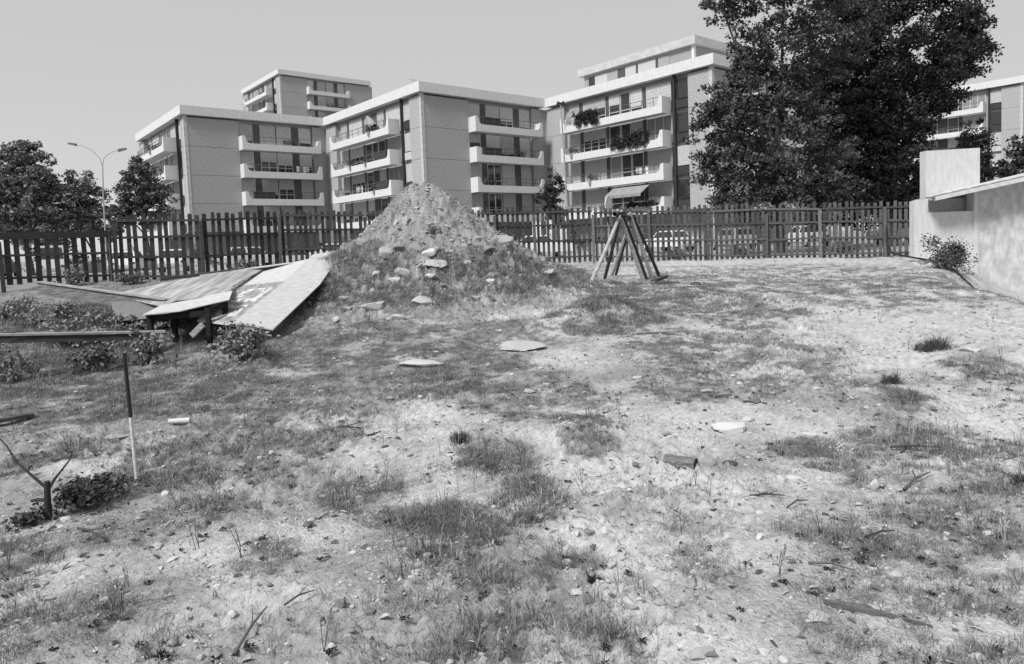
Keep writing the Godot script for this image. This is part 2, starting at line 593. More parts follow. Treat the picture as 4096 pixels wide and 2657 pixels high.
# ---------------------------------------------------------------- stones
func rock_mesh(seed_value: int, planes := 9) -> ArrayMesh:
	rng.seed = seed_value
	var sphere := SphereMesh.new()
	sphere.radius = 1.0
	sphere.height = 2.0
	sphere.radial_segments = 26
	sphere.rings = 13
	var arr := sphere.get_mesh_arrays()
	var pts: PackedVector3Array = arr[Mesh.ARRAY_VERTEX]
	var ids: PackedInt32Array = arr[Mesh.ARRAY_INDEX]
	var cuts := []
	for i in planes:
		cuts.append([Vector3(rng.randfn(), rng.randfn(), rng.randfn()).normalized(), rng.randf_range(0.42, 0.78)])
	for i in pts.size():
		var d := pts[i].normalized()
		var r := 1.2
		for c in cuts:
			var k: float = d.dot(c[0])
			if k > 0.05:
				r = minf(r, c[1] / k)
		r *= 1.0 + 0.03 * noise_a.get_noise_3d(d.x * 5.0 + seed_value, d.y * 5.0, d.z * 5.0)
		pts[i] = d * r
	var st := new_st()
	for t in ids.size() / 3:
		var a := pts[ids[t * 3]]
		var b := pts[ids[t * 3 + 1]]
		var c := pts[ids[t * 3 + 2]]
		if (b - a).cross(c - a).length() > 1e-6:
			tri(st, a, b, c)
	return st.commit()

# ---------------------------------------------------------------- cars
func car(label: String, at: Vector3, turn: float, v: float, style: int) -> void:
	var t := thing("parked_car", label, "car", at, turn, "cars parked beyond the fence")
	var paint := mat(v, 0.25)
	var st := new_st()
	var hull: PackedVector2Array
	var top: Array
	if style == 0:      # three-box saloon
		hull = PackedVector2Array([Vector2(-1.95, 0.35), Vector2(1.95, 0.35), Vector2(2.0, 0.62), Vector2(1.95, 0.86), Vector2(0.8, 0.93), Vector2(-1.1, 0.95), Vector2(-1.92, 0.9), Vector2(-2.0, 0.6)])
		top = [0.95, -1.25, 0.45, -0.95]
	elif style == 1:    # small hatchback
		hull = PackedVector2Array([Vector2(-1.6, 0.33), Vector2(1.65, 0.33), Vector2(1.7, 0.6), Vector2(1.62, 0.8), Vector2(0.75, 0.9), Vector2(-1.55, 0.92), Vector2(-1.66, 0.6)])
		top = [0.9, -1.55, 0.4, -1.25]
	else:               # small van
		hull = PackedVector2Array([Vector2(-1.8, 0.35), Vector2(1.8, 0.35), Vector2(1.85, 0.7), Vector2(1.8, 1.0), Vector2(-1.8, 1.0), Vector2(-1.85, 0.6)])
		top = [1.6, -1.78, 1.3, -1.74]
	var roof_y := 1.4 if style != 2 else 1.85
	extrude(st, hull, -0.72, 0.72)
	var inner := PackedVector2Array()
	for p in hull:
		inner.append(Vector2(p.x * 0.98, 0.62 + (p.y - 0.62) * 0.9))
	extrude(st, inner, -0.79, -0.72)
	extrude(st, inner, 0.72, 0.79)
	part("body", st, paint, t)
	var belt: float = 0.9 if style != 2 else 0.98
	var cab := [Vector3(top[1], belt, -0.7), Vector3(top[0], belt, -0.7), Vector3(top[0], belt, 0.7), Vector3(top[1], belt, 0.7), Vector3(top[3], roof_y, -0.58), Vector3(top[2], roof_y, -0.58), Vector3(top[2], roof_y, 0.58), Vector3(top[3], roof_y, 0.58)]
	st = new_st()
	hexa(st, cab)
	var cb := part("cabin", st, paint, t)
	# glazing: a pane on each side of the cabin, just proud of it
	for f in [[0, 1, 5, 4], [1, 2, 6, 5], [2, 3, 7, 6], [3, 0, 4, 7]]:
		var a: Vector3 = cab[f[0]]
		var b: Vector3 = cab[f[1]]
		var c: Vector3 = cab[f[2]]
		var d: Vector3 = cab[f[3]]
		var n := (b - a).cross(d - a).normalized() * 0.006
		if n.dot((a + c) * 0.5 - Vector3(0, 1.1, 0)) < 0.0:
			n = -n
		var panes: Array = [[0.06, 0.94]] if absf(n.x) > 0.003 else [[0.05, 0.47], [0.53, 0.95]]
		for u in panes:
			st = new_st()
			var e := func(x: float, y: float) -> Vector3: return a.lerp(b, x).lerp(d.lerp(c, x), y) + n
			quad(st, e.call(u[0], 0.12), e.call(u[1], 0.12), e.call(u[1], 0.86), e.call(u[0], 0.86))
			part("window", st, glass_mat(), cb)
	for x in [-1.2, 1.2]:
		for z in [-0.68, 0.68]:
			var w := CylinderMesh.new()
			w.top_radius = 0.29
			w.bottom_radius = 0.29
			w.height = 0.18
			w.radial_segments = 18
			var o := part_mesh("wheel", w, mat(0.02, 0.85), t, Transform3D(Basis(Vector3.RIGHT, PI / 2), Vector3(x, 0.29, z)))
			var r := CylinderMesh.new()
			r.top_radius = 0.16
			r.bottom_radius = 0.16
			r.height = 0.2
			part_mesh("rim", r, mat(0.4, 0.4), o, Transform3D.IDENTITY)
	for s in [-1, 1]:
		st = new_st()
		var x0: float = hull[0].x if s < 0 else hull[1].x
		bx(st, Vector3(x0 + s * 0.02, 0.42, -0.76), Vector3(x0 + s * 0.14, 0.54, 0.76))
		part("bumper", st, mat(0.45, 0.3), t)
		for z in [-0.55, 0.55]:
			st = new_st()
			bx(st, Vector3(x0 + s * 0.03, 0.6, z - 0.12), Vector3(x0 + s * 0.07, 0.74, z + 0.12))
			part("headlight" if s > 0 else "tail_light", st, mat(0.6 if s > 0 else 0.08, 0.2), t)

var tex_stain: ImageTexture
# grass patches: x, z, half width, half depth, density, height
var patches := PackedFloat32Array([-3.59, -7.35, 0.93, 0.87, 0.90, 0.90, -3.20, -7.91, 0.58, 0.63, 0.80, 0.80, -2.51, -5.14, 0.38, 0.43, 0.95, 1.00, -2.77, -4.95, 0.19, 0.20, 0.90, 1.00, -1.59, -8.47, 1.50, 1.57, 0.55, 0.70, -0.82, -7.22, 0.42, 0.64, 1.00, 0.90, -0.32, -7.32, 0.74, 0.76, 0.60, 0.80, -2.65, -9.65, 0.83, 0.96, 0.80, 0.80, -0.18, -4.96, 0.29, 0.21, 1.00, 1.10, 0.07, -4.23, 0.16, 0.36, 1.00, 1.20, -0.35, -3.69, 0.25, 0.37, 1.00, 1.10, -0.55, -4.08, 0.16, 0.29, 0.90, 1.00, -1.09, -4.50, 0.24, 0.30, 0.70, 0.90, -0.83, -4.17, 0.19, 0.31, 0.60, 0.80, 1.20, -9.68, 0.56, 0.41, 1.00, 0.90, 3.59, -11.43, 0.86, 2.33, 0.80, 0.70, 2.56, -7.73, 1.00, 1.17, 0.60, 0.70, 1.98, -8.57, 0.57, 1.52, 0.50, 0.60, 2.20, -4.95, 0.27, 0.35, 0.70, 0.80, 3.02, -4.75, 0.53, 0.74, 0.60, 0.90, 2.31, -3.45, 0.33, 0.94, 0.45, 0.80, 1.63, -2.69, 0.43, 0.30, 0.40, 0.90, -0.07, -2.91, 0.52, 0.45, 0.22, 1.00, 1.69, -3.56, 0.24, 0.34, 0.35, 0.80, -1.83, -5.71, 0.51, 0.78, 0.60, 0.80, -2.46, -6.68, 0.53, 0.72, 0.60, 0.70, 0.54, -5.42, 0.21, 0.48, 0.70, 0.90, 0.18, -3.25, 0.13, 0.15, 0.70, 0.80, -0.20, -9.43, 0.71, 1.06, 0.60, 0.60, 1.79, -6.70, 0.53, 0.55, 0.45, 0.60, 3.36, -6.21, 0.33, 0.47, 0.60, 0.80, 4.62, -6.60, 0.45, 0.62, 0.50, 0.80, 0.21, -6.48, 0.65, 0.59, 0.45, 0.70, -4.66, -7.58, 0.72, 0.59, 0.70, 0.90, -5.84, -8.48, 0.65, 1.75, 0.80, 1.00, -3.73, -5.24, 0.27, 0.22, 0.90, 0.90, -3.30, -5.25, 0.21, 0.24, 0.90, 0.90, -2.65, -3.57, 0.22, 0.26, 0.50, 0.80, -2.20, -3.76, 0.22, 0.15, 0.50, 0.70, -1.34, -3.50, 0.27, 0.19, 0.40, 0.70, -1.95, -4.17, 0.24, 0.41, 0.40, 0.70, 0.90, -4.00, 0.23, 0.44, 0.30, 0.90, 1.00, -3.19, 0.24, 0.27, 0.30, 0.80, -1.94, -2.94, 0.40, 0.23, 0.30, 0.90, 2.85, -12.26, 0.78, 1.84, 0.90, 0.80, 1.97, -13.06, 0.58, 1.56, 1.00, 0.90, 4.41, -15.24, 1.29, 1.78, 0.70, 0.70, 6.89, -14.40, 3.42, 4.09, 0.50, 0.60, 11.58, -18.21, 0.88, 0.66, 0.80, 0.90, -7.61, -12.18, 1.44, 2.72, 1.00, 1.10, -4.98, -11.04, 0.68, 0.37, 1.00, 1.10, -4.67, -6.68, 0.55, 0.46, 0.40, 0.70, 1.49, -16.85, 0.43, 2.98, 1.00, 1.00, 1.4, -10.2, 0.75, 0.5, 1.5, 1.3])

# trodden bare places: x, z, half width, half depth
var bare := PackedFloat32Array([1.04, -4.61, 0.65, 0.77, 2.01, -5.76, 0.70, 0.47, 6.51, -10.76, 3.85, 6.82, 8.08, -19.44, 3.44, 18.99, -0.75, -5.86, 0.53, 0.42, -1.26, -3.15, 0.54, 0.21, 0.77, -3.12, 0.39, 0.57, 1.83, -4.12, 0.50, 0.46, -2.70, -4.82, 0.18, 0.15, -3.13, -5.02, 0.51, 0.16, -2.52, -8.01, 0.42, 0.41, 0.38, -10.44, 0.72, 0.64, 0.62, -3.61, 0.36, 0.63, 4.12, -9.23, 1.06, 1.17, 12.57, -19.77, 0.98, 17.69, -1.84, -3.51, 0.45, 0.16, 0.51, -7.75, 0.48, 0.61, -1.32, -4.04, 0.39, 0.33])

func bareness(x: float, z: float) -> float:
	var best := 0.0
	var i := 0
	while i < bare.size():
		var ex := (x - bare[i]) / bare[i + 2]
		var ez := (z - bare[i + 1]) / bare[i + 3]
		var e := ex * ex + ez * ez
		if e < 2.0:
			best = maxf(best, 1.0 - ss(0.4, 2.0, e))
		i += 4
	return clampf(best * (0.9 + 1.0 * noise_b.get_noise_2d(x + 5.0, z - 60.0)), 0.0, 1.0)

func grassiness(x: float, z: float) -> Vector2:
	var best := 0.0
	var tall := 0.7
	var i := 0
	while i < patches.size():
		var ex := (x - patches[i]) / patches[i + 2]
		var ez := (z - patches[i + 1]) / patches[i + 3]
		var e := ex * ex + ez * ez
		if e < 3.0:
			var v := patches[i + 4] * (1.0 - ss(0.35, 2.0, e))
			if v > best:
				best = v
				tall = patches[i + 5]
		i += 6
	# rough grass on the lower slopes of the heap
	var m := mound_at(x, z)
	if m > 0.02 and m < 1.25:
		var v := 0.5 * ss(0.05, 0.3, m) * (1.0 - ss(0.6, 1.1, m))
		if v > best:
			best = v
			tall = 1.3
	var n := noise_b.get_noise_2d(x * 0.8 + 31.0, z * 0.8)
	var n2 := noise_a.get_noise_2d(x * 2.0 + 7.0, z * 2.0 - 3.0)
	var n3 := noise_d.get_noise_2d(x * 0.45 + 3.0, z * 0.45 + 8.0)
	return Vector2(clampf(best * (0.85 + 1.4 * n + 1.0 * n2 + 1.2 * n3) + (0.17 + 0.2 * ss(0.5, -3.5, x) * ss(5.0, 7.0, -z) + 0.25 * n + 0.4 * n3) * (1.0 - bareness(x, z)), 0.0, 1.0), tall)

func make_textures() -> void:
	tex_fine = ImageTexture.create_from_image(noise_image(FastNoiseLite.TYPE_SIMPLEX, 0.12, 4, 0.72, 1.0, 3))
	tex_soft = ImageTexture.create_from_image(noise_image(FastNoiseLite.TYPE_SIMPLEX, 0.02, 5, 0.82, 1.0, 5))
	tex_stain = ImageTexture.create_from_image(noise_image(FastNoiseLite.TYPE_SIMPLEX, 0.015, 6, 0.86, 1.0, 8))
	tex_wood = ImageTexture.create_from_image(noise_image(FastNoiseLite.TYPE_SIMPLEX, 0.05, 4, 0.5, 1.0, 11, 512, Vector2i(8, 1)))
	tex_clod = ImageTexture.create_from_image(noise_image(FastNoiseLite.TYPE_SIMPLEX, 0.035, 6, 0.0, 1.0, 17, 1024))
	noise_a.seed = 4
	noise_a.frequency = 0.55
	noise_a.fractal_octaves = 3
	noise_b.seed = 9
	noise_b.noise_type = FastNoiseLite.TYPE_SIMPLEX
	noise_b.frequency = 1.7
	noise_b.fractal_octaves = 3
	noise_c.seed = 21
	noise_c.noise_type = FastNoiseLite.TYPE_SIMPLEX
	noise_c.frequency = 5.0
	noise_c.fractal_type = FastNoiseLite.FRACTAL_RIDGED
	noise_c.fractal_octaves = 3
	noise_d.seed = 33
	noise_d.noise_type = FastNoiseLite.TYPE_SIMPLEX
	noise_d.frequency = 14.0
	noise_d.fractal_octaves = 2
	noise_e.seed = 41
	noise_e.frequency = 0.3
	noise_e.fractal_octaves = 2

func soil_texture() -> ImageTexture:
	# pale crumbs with scattered dark bits of root, bark and charcoal
	var im := noise_image(FastNoiseLite.TYPE_SIMPLEX, 0.11, 4, 0.78, 1.0, 71, 1024)
	var r := RandomNumberGenerator.new()
	r.seed = 72
	for i in 3600:
		var x := r.randi() % 1016
		var y := r.randi() % 1016
		var v := r.randf_range(0.45, 0.7) if r.randf() < 0.75 else 1.0
		im.fill_rect(Rect2i(x, y, 1 + r.randi() % 6, 1 + r.randi() % 4), Color(v, v, v))
	return ImageTexture.create_from_image(im)

func axis(parts: Array) -> PackedFloat32Array:
	var a := PackedFloat32Array()
	var x: float = parts[0]
	a.append(x)
	var i := 1
	while i < parts.size():
		var to: float = parts[i]
		var n := int(ceil((to - x) / parts[i + 1]))
		for k in n:
			a.append(lerpf(x, to, (k + 1.0) / n))
		x = to
		i += 2
	return a

func build_ground() -> void:
	var xs := axis([-40.0, -20.0, 1.5, -12.0, 0.25, -7.0, 0.07, -4.0, 0.045, 4.0, 0.03, 7.0, 0.05, 12.0, 0.1, 20.0, 0.4, 40.0, 2.0])
	var zs := axis([-28.0, -22.5, 0.4, -16.5, 0.12, -11.0, 0.06, -7.0, 0.045, -4.5, 0.032, -1.8, 0.024, 3.0, 0.3])
	var nx := xs.size()
	var nz := zs.size()
	var v := PackedVector3Array()
	var c := PackedColorArray()
	v.resize(nx * nz)
	c.resize(nx * nz)
	for j in nz:
		var z := zs[j]
		for i in nx:
			var x := xs[i]
			var y := ground_y(x, z)
			v[j * nx + i] = Vector3(x, y, z)
			# dry pale dust, browner earth in patches, grey thatch under the grass
			var g := grassiness(x, z)
			var n := noise_b.get_noise_2d(x * 0.5 - 50.0, z * 0.5)
			var big := noise_e.get_noise_2d(x + 100.0, z)
			var dust_vignette := clampf(0.36 + 0.8 * n + 0.8 * big + 0.11 * x + 0.45 * bareness(x, z), 0.0, 1.0)  # dust patches, plus a vignette darkening to the left painted into the soil
			var m := clampf(mound_at(x, z) * 1.4, 0.0, 1.0)
			var a := lerpf(lerpf(0.34, 0.56, dust_vignette), 0.35 + 0.08 * n, m)
			a = lerpf(a, 0.2, clampf(g.x * 1.2 - 0.25, 0.0, 0.75))
			a *= 1.0 + 0.25 * noise_d.get_noise_2d(x * 1.3 + 9.0, z * 1.3)
			if -z > 20.5:
				a = lerpf(a, 0.42, ss(20.5, 22.0, -z))
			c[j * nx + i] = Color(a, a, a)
	var nrm := PackedVector3Array()
	nrm.resize(nx * nz)
	for j in nz:
		for i in nx:
			var i0 := maxi(i - 1, 0)
			var i1 := mini(i + 1, nx - 1)
			var j0 := maxi(j - 1, 0)
			var j1 := mini(j + 1, nz - 1)
			nrm[j * nx + i] = (v[j1 * nx + i] - v[j0 * nx + i]).cross(v[j * nx + i1] - v[j * nx + i0]).normalized()
	var ids := PackedInt32Array()
	ids.resize((nx - 1) * (nz - 1) * 6)
	var k := 0
	for j in nz - 1:
		for i in nx - 1:
			var a := j * nx + i
			ids[k] = a
			ids[k + 1] = a + 1
			ids[k + 2] = a + nx
			ids[k + 3] = a + 1
			ids[k + 4] = a + nx + 1
			ids[k + 5] = a + nx
			k += 6
	var arr := []
	arr.resize(Mesh.ARRAY_MAX)
	arr[Mesh.ARRAY_VERTEX] = v
	arr[Mesh.ARRAY_NORMAL] = nrm
	arr[Mesh.ARRAY_COLOR] = c
	arr[Mesh.ARRAY_INDEX] = ids
	var mesh := ArrayMesh.new()
	mesh.add_surface_from_arrays(Mesh.PRIMITIVE_TRIANGLES, arr)
	var m := StandardMaterial3D.new()
	m.vertex_color_use_as_albedo = true
	m.roughness = 1.0
	m.metallic_specular = 0.1
	m.albedo_texture = soil_texture()
	m.uv1_triplanar = true
	m.uv1_scale = Vector3.ONE * 0.7
	m.heightmap_enabled = true
	m.heightmap_texture = tex_clod
	m.heightmap_scale = 1.0
	structure("earth_ground", mesh, m)
	# the street and what lies beyond it
	var st := new_st()
	bx(st, Vector3(-900, 0.2, -26.0), Vector3(900, 0.56, -1200))
	structure("ground", st.commit(), mat(0.3, 0.95, tex_soft, 0.1))
	st = new_st()
	bx(st, Vector3(-120, 0.4, -26.5), Vector3(120, 0.6, -52.0))
	structure("street", st.commit(), mat(0.36, 0.95, tex_soft, 0.2))
	st = new_st()
	bx(st, Vector3(-120, 0.4, -25.2), Vector3(120, 0.7, -26.45))
	structure("pavement", st.commit(), mat(0.48, 0.95, tex_soft, 0.3))

# tufts, clods and litter scattered over the site: nobody could count them
func scatter(called: String, label: String, category: String, meshes: Array, m: Material, spots: Array) -> void:
	for q in meshes.size():
		var list: Array = spots[q]
		if list.is_empty():
			continue
		var mm := MultiMesh.new()
		mm.transform_format = MultiMesh.TRANSFORM_3D
		mm.use_colors = true
		mm.mesh = meshes[q]
		mm.instance_count = list.size()
		for i in list.size():
			mm.set_instance_transform(i, list[i][0])
			var v: float = list[i][1]
			mm.set_instance_color(i, Color(v, v, v))
		var o := MultiMeshInstance3D.new()
		o.name = numbered(called)
		o.multimesh = mm
		o.material_override = m
		add_child(o)
		o.set_meta("kind", "stuff")
		tag(o, label, category)

func in_view(x: float, z: float) -> bool:
	return absf(x) < 0.82 * -z + 0.6

func build_grass() -> void:
	rng.seed = 77
	var short := []
	for q in 3:
		var st := new_st()
		blade_clump(st, 9, 0.06, 0.036, 0.003, 1.1, 0.6, 1.4)
		short.append(st.commit())
	var dense := []
	for q in 3:
		var st := new_st()
		blade_clump(st, 26, 0.09, 0.05, 0.003, 1.1, 0.6, 1.4)
		dense.append(st.commit())
	var weeds := []
	for q in 3:
		var st := new_st()
		blade_clump(st, 5, 0.03, 0.11, 0.0035, 0.5, 0.6, 1.2)
		weeds.append(st.commit())
	var s_short := [[], [], []]
	var s_dense := [[], [], []]
	var s_weeds := [[], [], []]
	for ring in [[2.2, 5.0, 17000], [5.0, 9.0, 34000], [9.0, 14.0, 62000], [14.0, 21.5, 52000]]:
		for i in ring[2]:
			var d := sqrt(rng.randf_range(ring[0] * ring[0], ring[1] * ring[1]))
			var x := rng.randf_range(-0.84, 0.84) * d
			if absf(x) > 12.0:
				continue
			var z := -d
			var g := grassiness(x, z)
			var roll := rng.randf()
			if roll > g.x:
				continue
			var y := ground_y(x, z)
			var s := rng.randf_range(0.6, 1.25) * g.y
			var far := 1.0 + 0.4 * ss(8.0, 16.0, d)
			var b := Basis(Vector3.UP, rng.randf() * TAU).scaled(Vector3(s * far, s * rng.randf_range(0.7, 1.2), s * far))
			var tone := rng.randf_range(0.12, 0.27) if g.x < 0.42 else rng.randf_range(0.09, 0.22)
			if rng.randf() < 0.2:
				tone = rng.randf_range(0.32, 0.5)   # dry straw
			var q := rng.randi() % 3
			if g.x > 0.42:
				s_dense[q].append([Transform3D(b, Vector3(x, y, z)), tone])
			else:
				s_short[q].append([Transform3D(b, Vector3(x, y, z)), tone])
			if rng.randf() < 0.10:
				s_weeds[q].append([Transform3D(b.scaled(Vector3.ONE * rng.randf_range(0.8, 1.5)), Vector3(x + 0.03, y, z)), rng.randf_range(0.08, 0.3)])
	# broad-leaved rosettes and dry seed stalks among the grass
	var rosettes := []
	for q in 3:
		var st := new_st()
		for i in 9:
			var a := TAU * i / 9.0 + rng.randf() * 0.5
			var l := rng.randf_range(0.5, 1.0)
			var d := Vector3(cos(a), 0, sin(a))
			var w := Vector3(-sin(a), 0, cos(a)) * 0.16 * l
			var c := rng.randf_range(0.7, 1.3)
			st.set_color(Color(c, c, c))
			st.set_normal((Vector3.UP * 1.5 - d).normalized())
			var up := rng.randf_range(0.15, 0.5)
			for v in [Vector3.ZERO, d * l * 0.55 + w + Vector3(0, up, 0), d * l + Vector3(0, up * 0.7, 0), Vector3.ZERO, d * l + Vector3(0, up * 0.7, 0), d * l * 0.55 - w + Vector3(0, up, 0)]:
				st.add_vertex(v)
		rosettes.append(st.commit())
	var stalks := []
	for q in 3:
		var st := new_st()
		st.set_color(Color.WHITE)
		for i in 3:
			var tip := Vector3(rng.randfn() * 0.16, rng.randf_range(0.7, 1.1), rng.randfn() * 0.16)
			tube(st, [Vector3(rng.randfn() * 0.03, -0.05, rng.randfn() * 0.03), tip * 0.5 + Vector3(0.02, 0, 0.02), tip], [0.014, 0.011, 0.008], 4)
			for k in 5:
				var c := tip * (1.0 - k * 0.07) + Vector3(rng.randfn(), rng.randfn() * 0.5, rng.randfn()) * 0.03
				tri(st, c, c + Vector3(0.05, 0.05, 0), c + Vector3(0, 0.07, 0.05))
		stalks.append(st.commit())
	var s_ros := [[], [], []]
	var s_stk := [[], [], []]
	for i in 14000:
		var d := sqrt(rng.randf_range(2.2 * 2.2, 17.0 * 17.0))
		if rng.randf() < 0.3:
			d = rng.randf_range(2.2, 7.0)
		var x := rng.randf_range(-0.84, 0.84) * d
		var z := -d
		if absf(x) > 11.0:
			continue
		var g := grassiness(x, z)
		if rng.randf() > 0.03 + g.x * 0.55:
			continue
		var y := ground_y(x, z)
		var q := rng.randi() % 3
		if rng.randf() < 0.82:
			var s := rng.randf_range(0.012, 0.04)
			s_ros[q].append([Transform3D(Basis(Vector3.UP, rng.randf() * TAU).scaled(Vector3.ONE * s), Vector3(x, y, z)), rng.randf_range(0.13, 0.34)])
		else:
			var s := rng.randf_range(0.07, 0.2)
			s_stk[q].append([Transform3D(Basis(Vector3.UP, rng.randf() * TAU).scaled(Vector3.ONE * s), Vector3(x, y, z)), rng.randf_range(0.1, 0.45)])
	scatter("weed_rosettes", "small flat broad-leaved weeds scattered over the earth", "weeds", rosettes, leaf_mat(), s_ros)
	scatter("seed_stalks", "dry seed stalks standing here and there", "weeds", stalks, leaf_mat(), s_stk)
	scatter("grass", "thin short grass growing over the pale bare earth", "grass", short, leaf_mat(), s_short)
	scatter("grass", "dense dark grass patches on the rough ground and heap", "grass", dense, leaf_mat(), s_dense)
	scatter("weed_stalks", "thin upright weed stalks sticking out of the grass", "weeds", weeds, leaf_mat(), s_weeds)

func build_litter() -> void:
	rng.seed = 99
	var stones := []
	for q in 5:
		var small := new_st()
		var cuts := []
		for i in 8:
			cuts.append([Vector3(rng.randfn(), rng.randfn(), rng.randfn()).normalized(), rng.randf_range(0.6, 1.0)])
		var sm := SphereMesh.new()
		sm.radial_segments = 7
		sm.rings = 3
		sm.radius = 1.0
		sm.height = 2.0
		var arr := sm.get_mesh_arrays()
		var pts: PackedVector3Array = arr[Mesh.ARRAY_VERTEX]
		var ids: PackedInt32Array = arr[Mesh.ARRAY_INDEX]
		for i in pts.size():
			var d := pts[i].normalized()
			var r := 1.1
			for cut in cuts:
				var k: float = d.dot(cut[0])
				if k > 0.05:
					r = minf(r, cut[1] / k)
			pts[i] = d * r
		for t in ids.size() / 3:
			tri(small, pts[ids[t * 3]], pts[ids[t * 3 + 1]], pts[ids[t * 3 + 2]])
		stones.append(small.commit())
	var spots := [[], [], [], [], []]
	for ring in [[2.2, 5.0, 11000], [5.0, 9.0, 12000], [9.0, 14.0, 12000], [14.0, 20.0, 6000]]:
		for i in ring[2]:
			var d := sqrt(rng.randf_range(ring[0] * ring[0], ring[1] * ring[1]))
			var x := rng.randf_range(-0.84, 0.84) * d
			if absf(x) > 11.0:
				continue
			var z := -d
			var n := noise_b.get_noise_2d(x * 0.7 + 90.0, z * 0.7)
			if rng.randf() > 0.35 + 1.3 * n + 0.35 * clampf(mound_at(x, z), 0.0, 1.0):
				continue
			var s := 0.003 + 0.008 * pow(rng.randf(), 2.5) + 0.02 * pow(rng.randf(), 16.0)
			s *= 1.0 + 0.5 * ss(8.0, 14.0, d)
			var b := Basis.from_euler(Vector3(rng.randf() * TAU, rng.randf() * TAU, rng.randf() * TAU)).scaled(Vector3(s * rng.randf_range(0.9, 1.6), s * 0.75, s * rng.randf_range(0.9, 1.4)))
			spots[rng.randi() % 5].append([Transform3D(b, Vector3(x, ground_y(x, z) + s * 0.15, z)), rng.randf_range(0.26, 0.48) if rng.randf() < 0.85 else rng.randf_range(0.12, 0.22)])
	var m := StandardMaterial3D.new()
	m.vertex_color_use_as_albedo = true
	m.roughness = 0.95
	m.metallic_specular = 0.2
	# broken clods on the upper part of the heap
	for i in 9000:
		var a := rng.randf() * TAU
		var r := sqrt(rng.randf()) * 3.0
		var x := MOUND_X + cos(a) * r
		var z := MOUND_Z + sin(a) * r
		if z < MOUND_Z - 0.7 or rng.randf() > 0.12 + ss(0.7, 1.4, mound_at(x, z)):
			continue
		var s := 0.006 + 0.018 * pow(rng.randf(), 3.0) + 0.03 * pow(rng.randf(), 14.0)
		var b := Basis.from_euler(Vector3(rng.randf() * TAU, rng.randf() * TAU, rng.randf() * TAU)).scaled(Vector3(s * rng.randf_range(0.9, 1.7), s * 0.8, s * rng.randf_range(0.9, 1.5)))
		spots[rng.randi() % 5].append([Transform3D(b, Vector3(x, ground_y(x, z) + s * 0.1, z)), rng.randf_range(0.26, 0.42)])
	scatter("gravel", "loose pebbles and clods strewn over the bare earth", "gravel", stones, m, spots)
	# dead leaves, bark and straw lying flat
	var bits := []
	for q in 3:
		var st := new_st()
		st.set_color(Color.WHITE)
		var l := 0.5
		var w := [0.22, 0.1, 0.05][q] as float
		for e in 3:
			var x0 := -l + e * l * 0.667
			var x1 := x0 + l * 0.667
			var y0: float = [0.0, 0.12, 0.1, 0.02][e]
			var y1: float = [0.0, 0.12, 0.1, 0.02][e + 1]
			var w0: float = [0.2, 1.0, 0.9, 0.2][e] * w
			var w1: float = [0.2, 1.0, 0.9, 0.2][e + 1] * w
			quad(st, Vector3(x0, y0, -w0), Vector3(x1, y1, -w1), Vector3(x1, y1, w1), Vector3(x0, y0, w0))
		bits.append(st.commit())
	var lie := [[], [], []]
	for ring in [[2.2, 5.0, 4000], [5.0, 9.0, 9000], [9.0, 17.0, 16000]]:
		for i in ring[2]:
			var d := sqrt(rng.randf_range(ring[0] * ring[0], ring[1] * ring[1]))
			var x := rng.randf_range(-0.84, 0.84) * d
			if absf(x) > 10.0:
				continue
			var z := -d
			var n := noise_a.get_noise_2d(x * 1.5 - 20.0, z * 1.5)
			if rng.randf() > 0.5 + 1.2 * n:
				continue
			var s := 0.012 + 0.05 * pow(rng.randf(), 2.0)
			var b := Basis.from_euler(Vector3(rng.randfn() * 0.25, rng.randf() * TAU, rng.randfn() * 0.25)).scaled(Vector3(s, s, s))
			lie[rng.randi() % 3].append([Transform3D(b, Vector3(x, ground_y(x, z) + 0.008, z)), rng.randf_range(0.06, 0.18) if rng.randf() < 0.7 else rng.randf_range(0.3, 0.5)])
	var m2 := m.duplicate()
	m2.cull_mode = BaseMaterial3D.CULL_DISABLED
	scatter("plant_litter", "dead leaves and bark bits lying on the earth", "litter", bits, m2, lie)

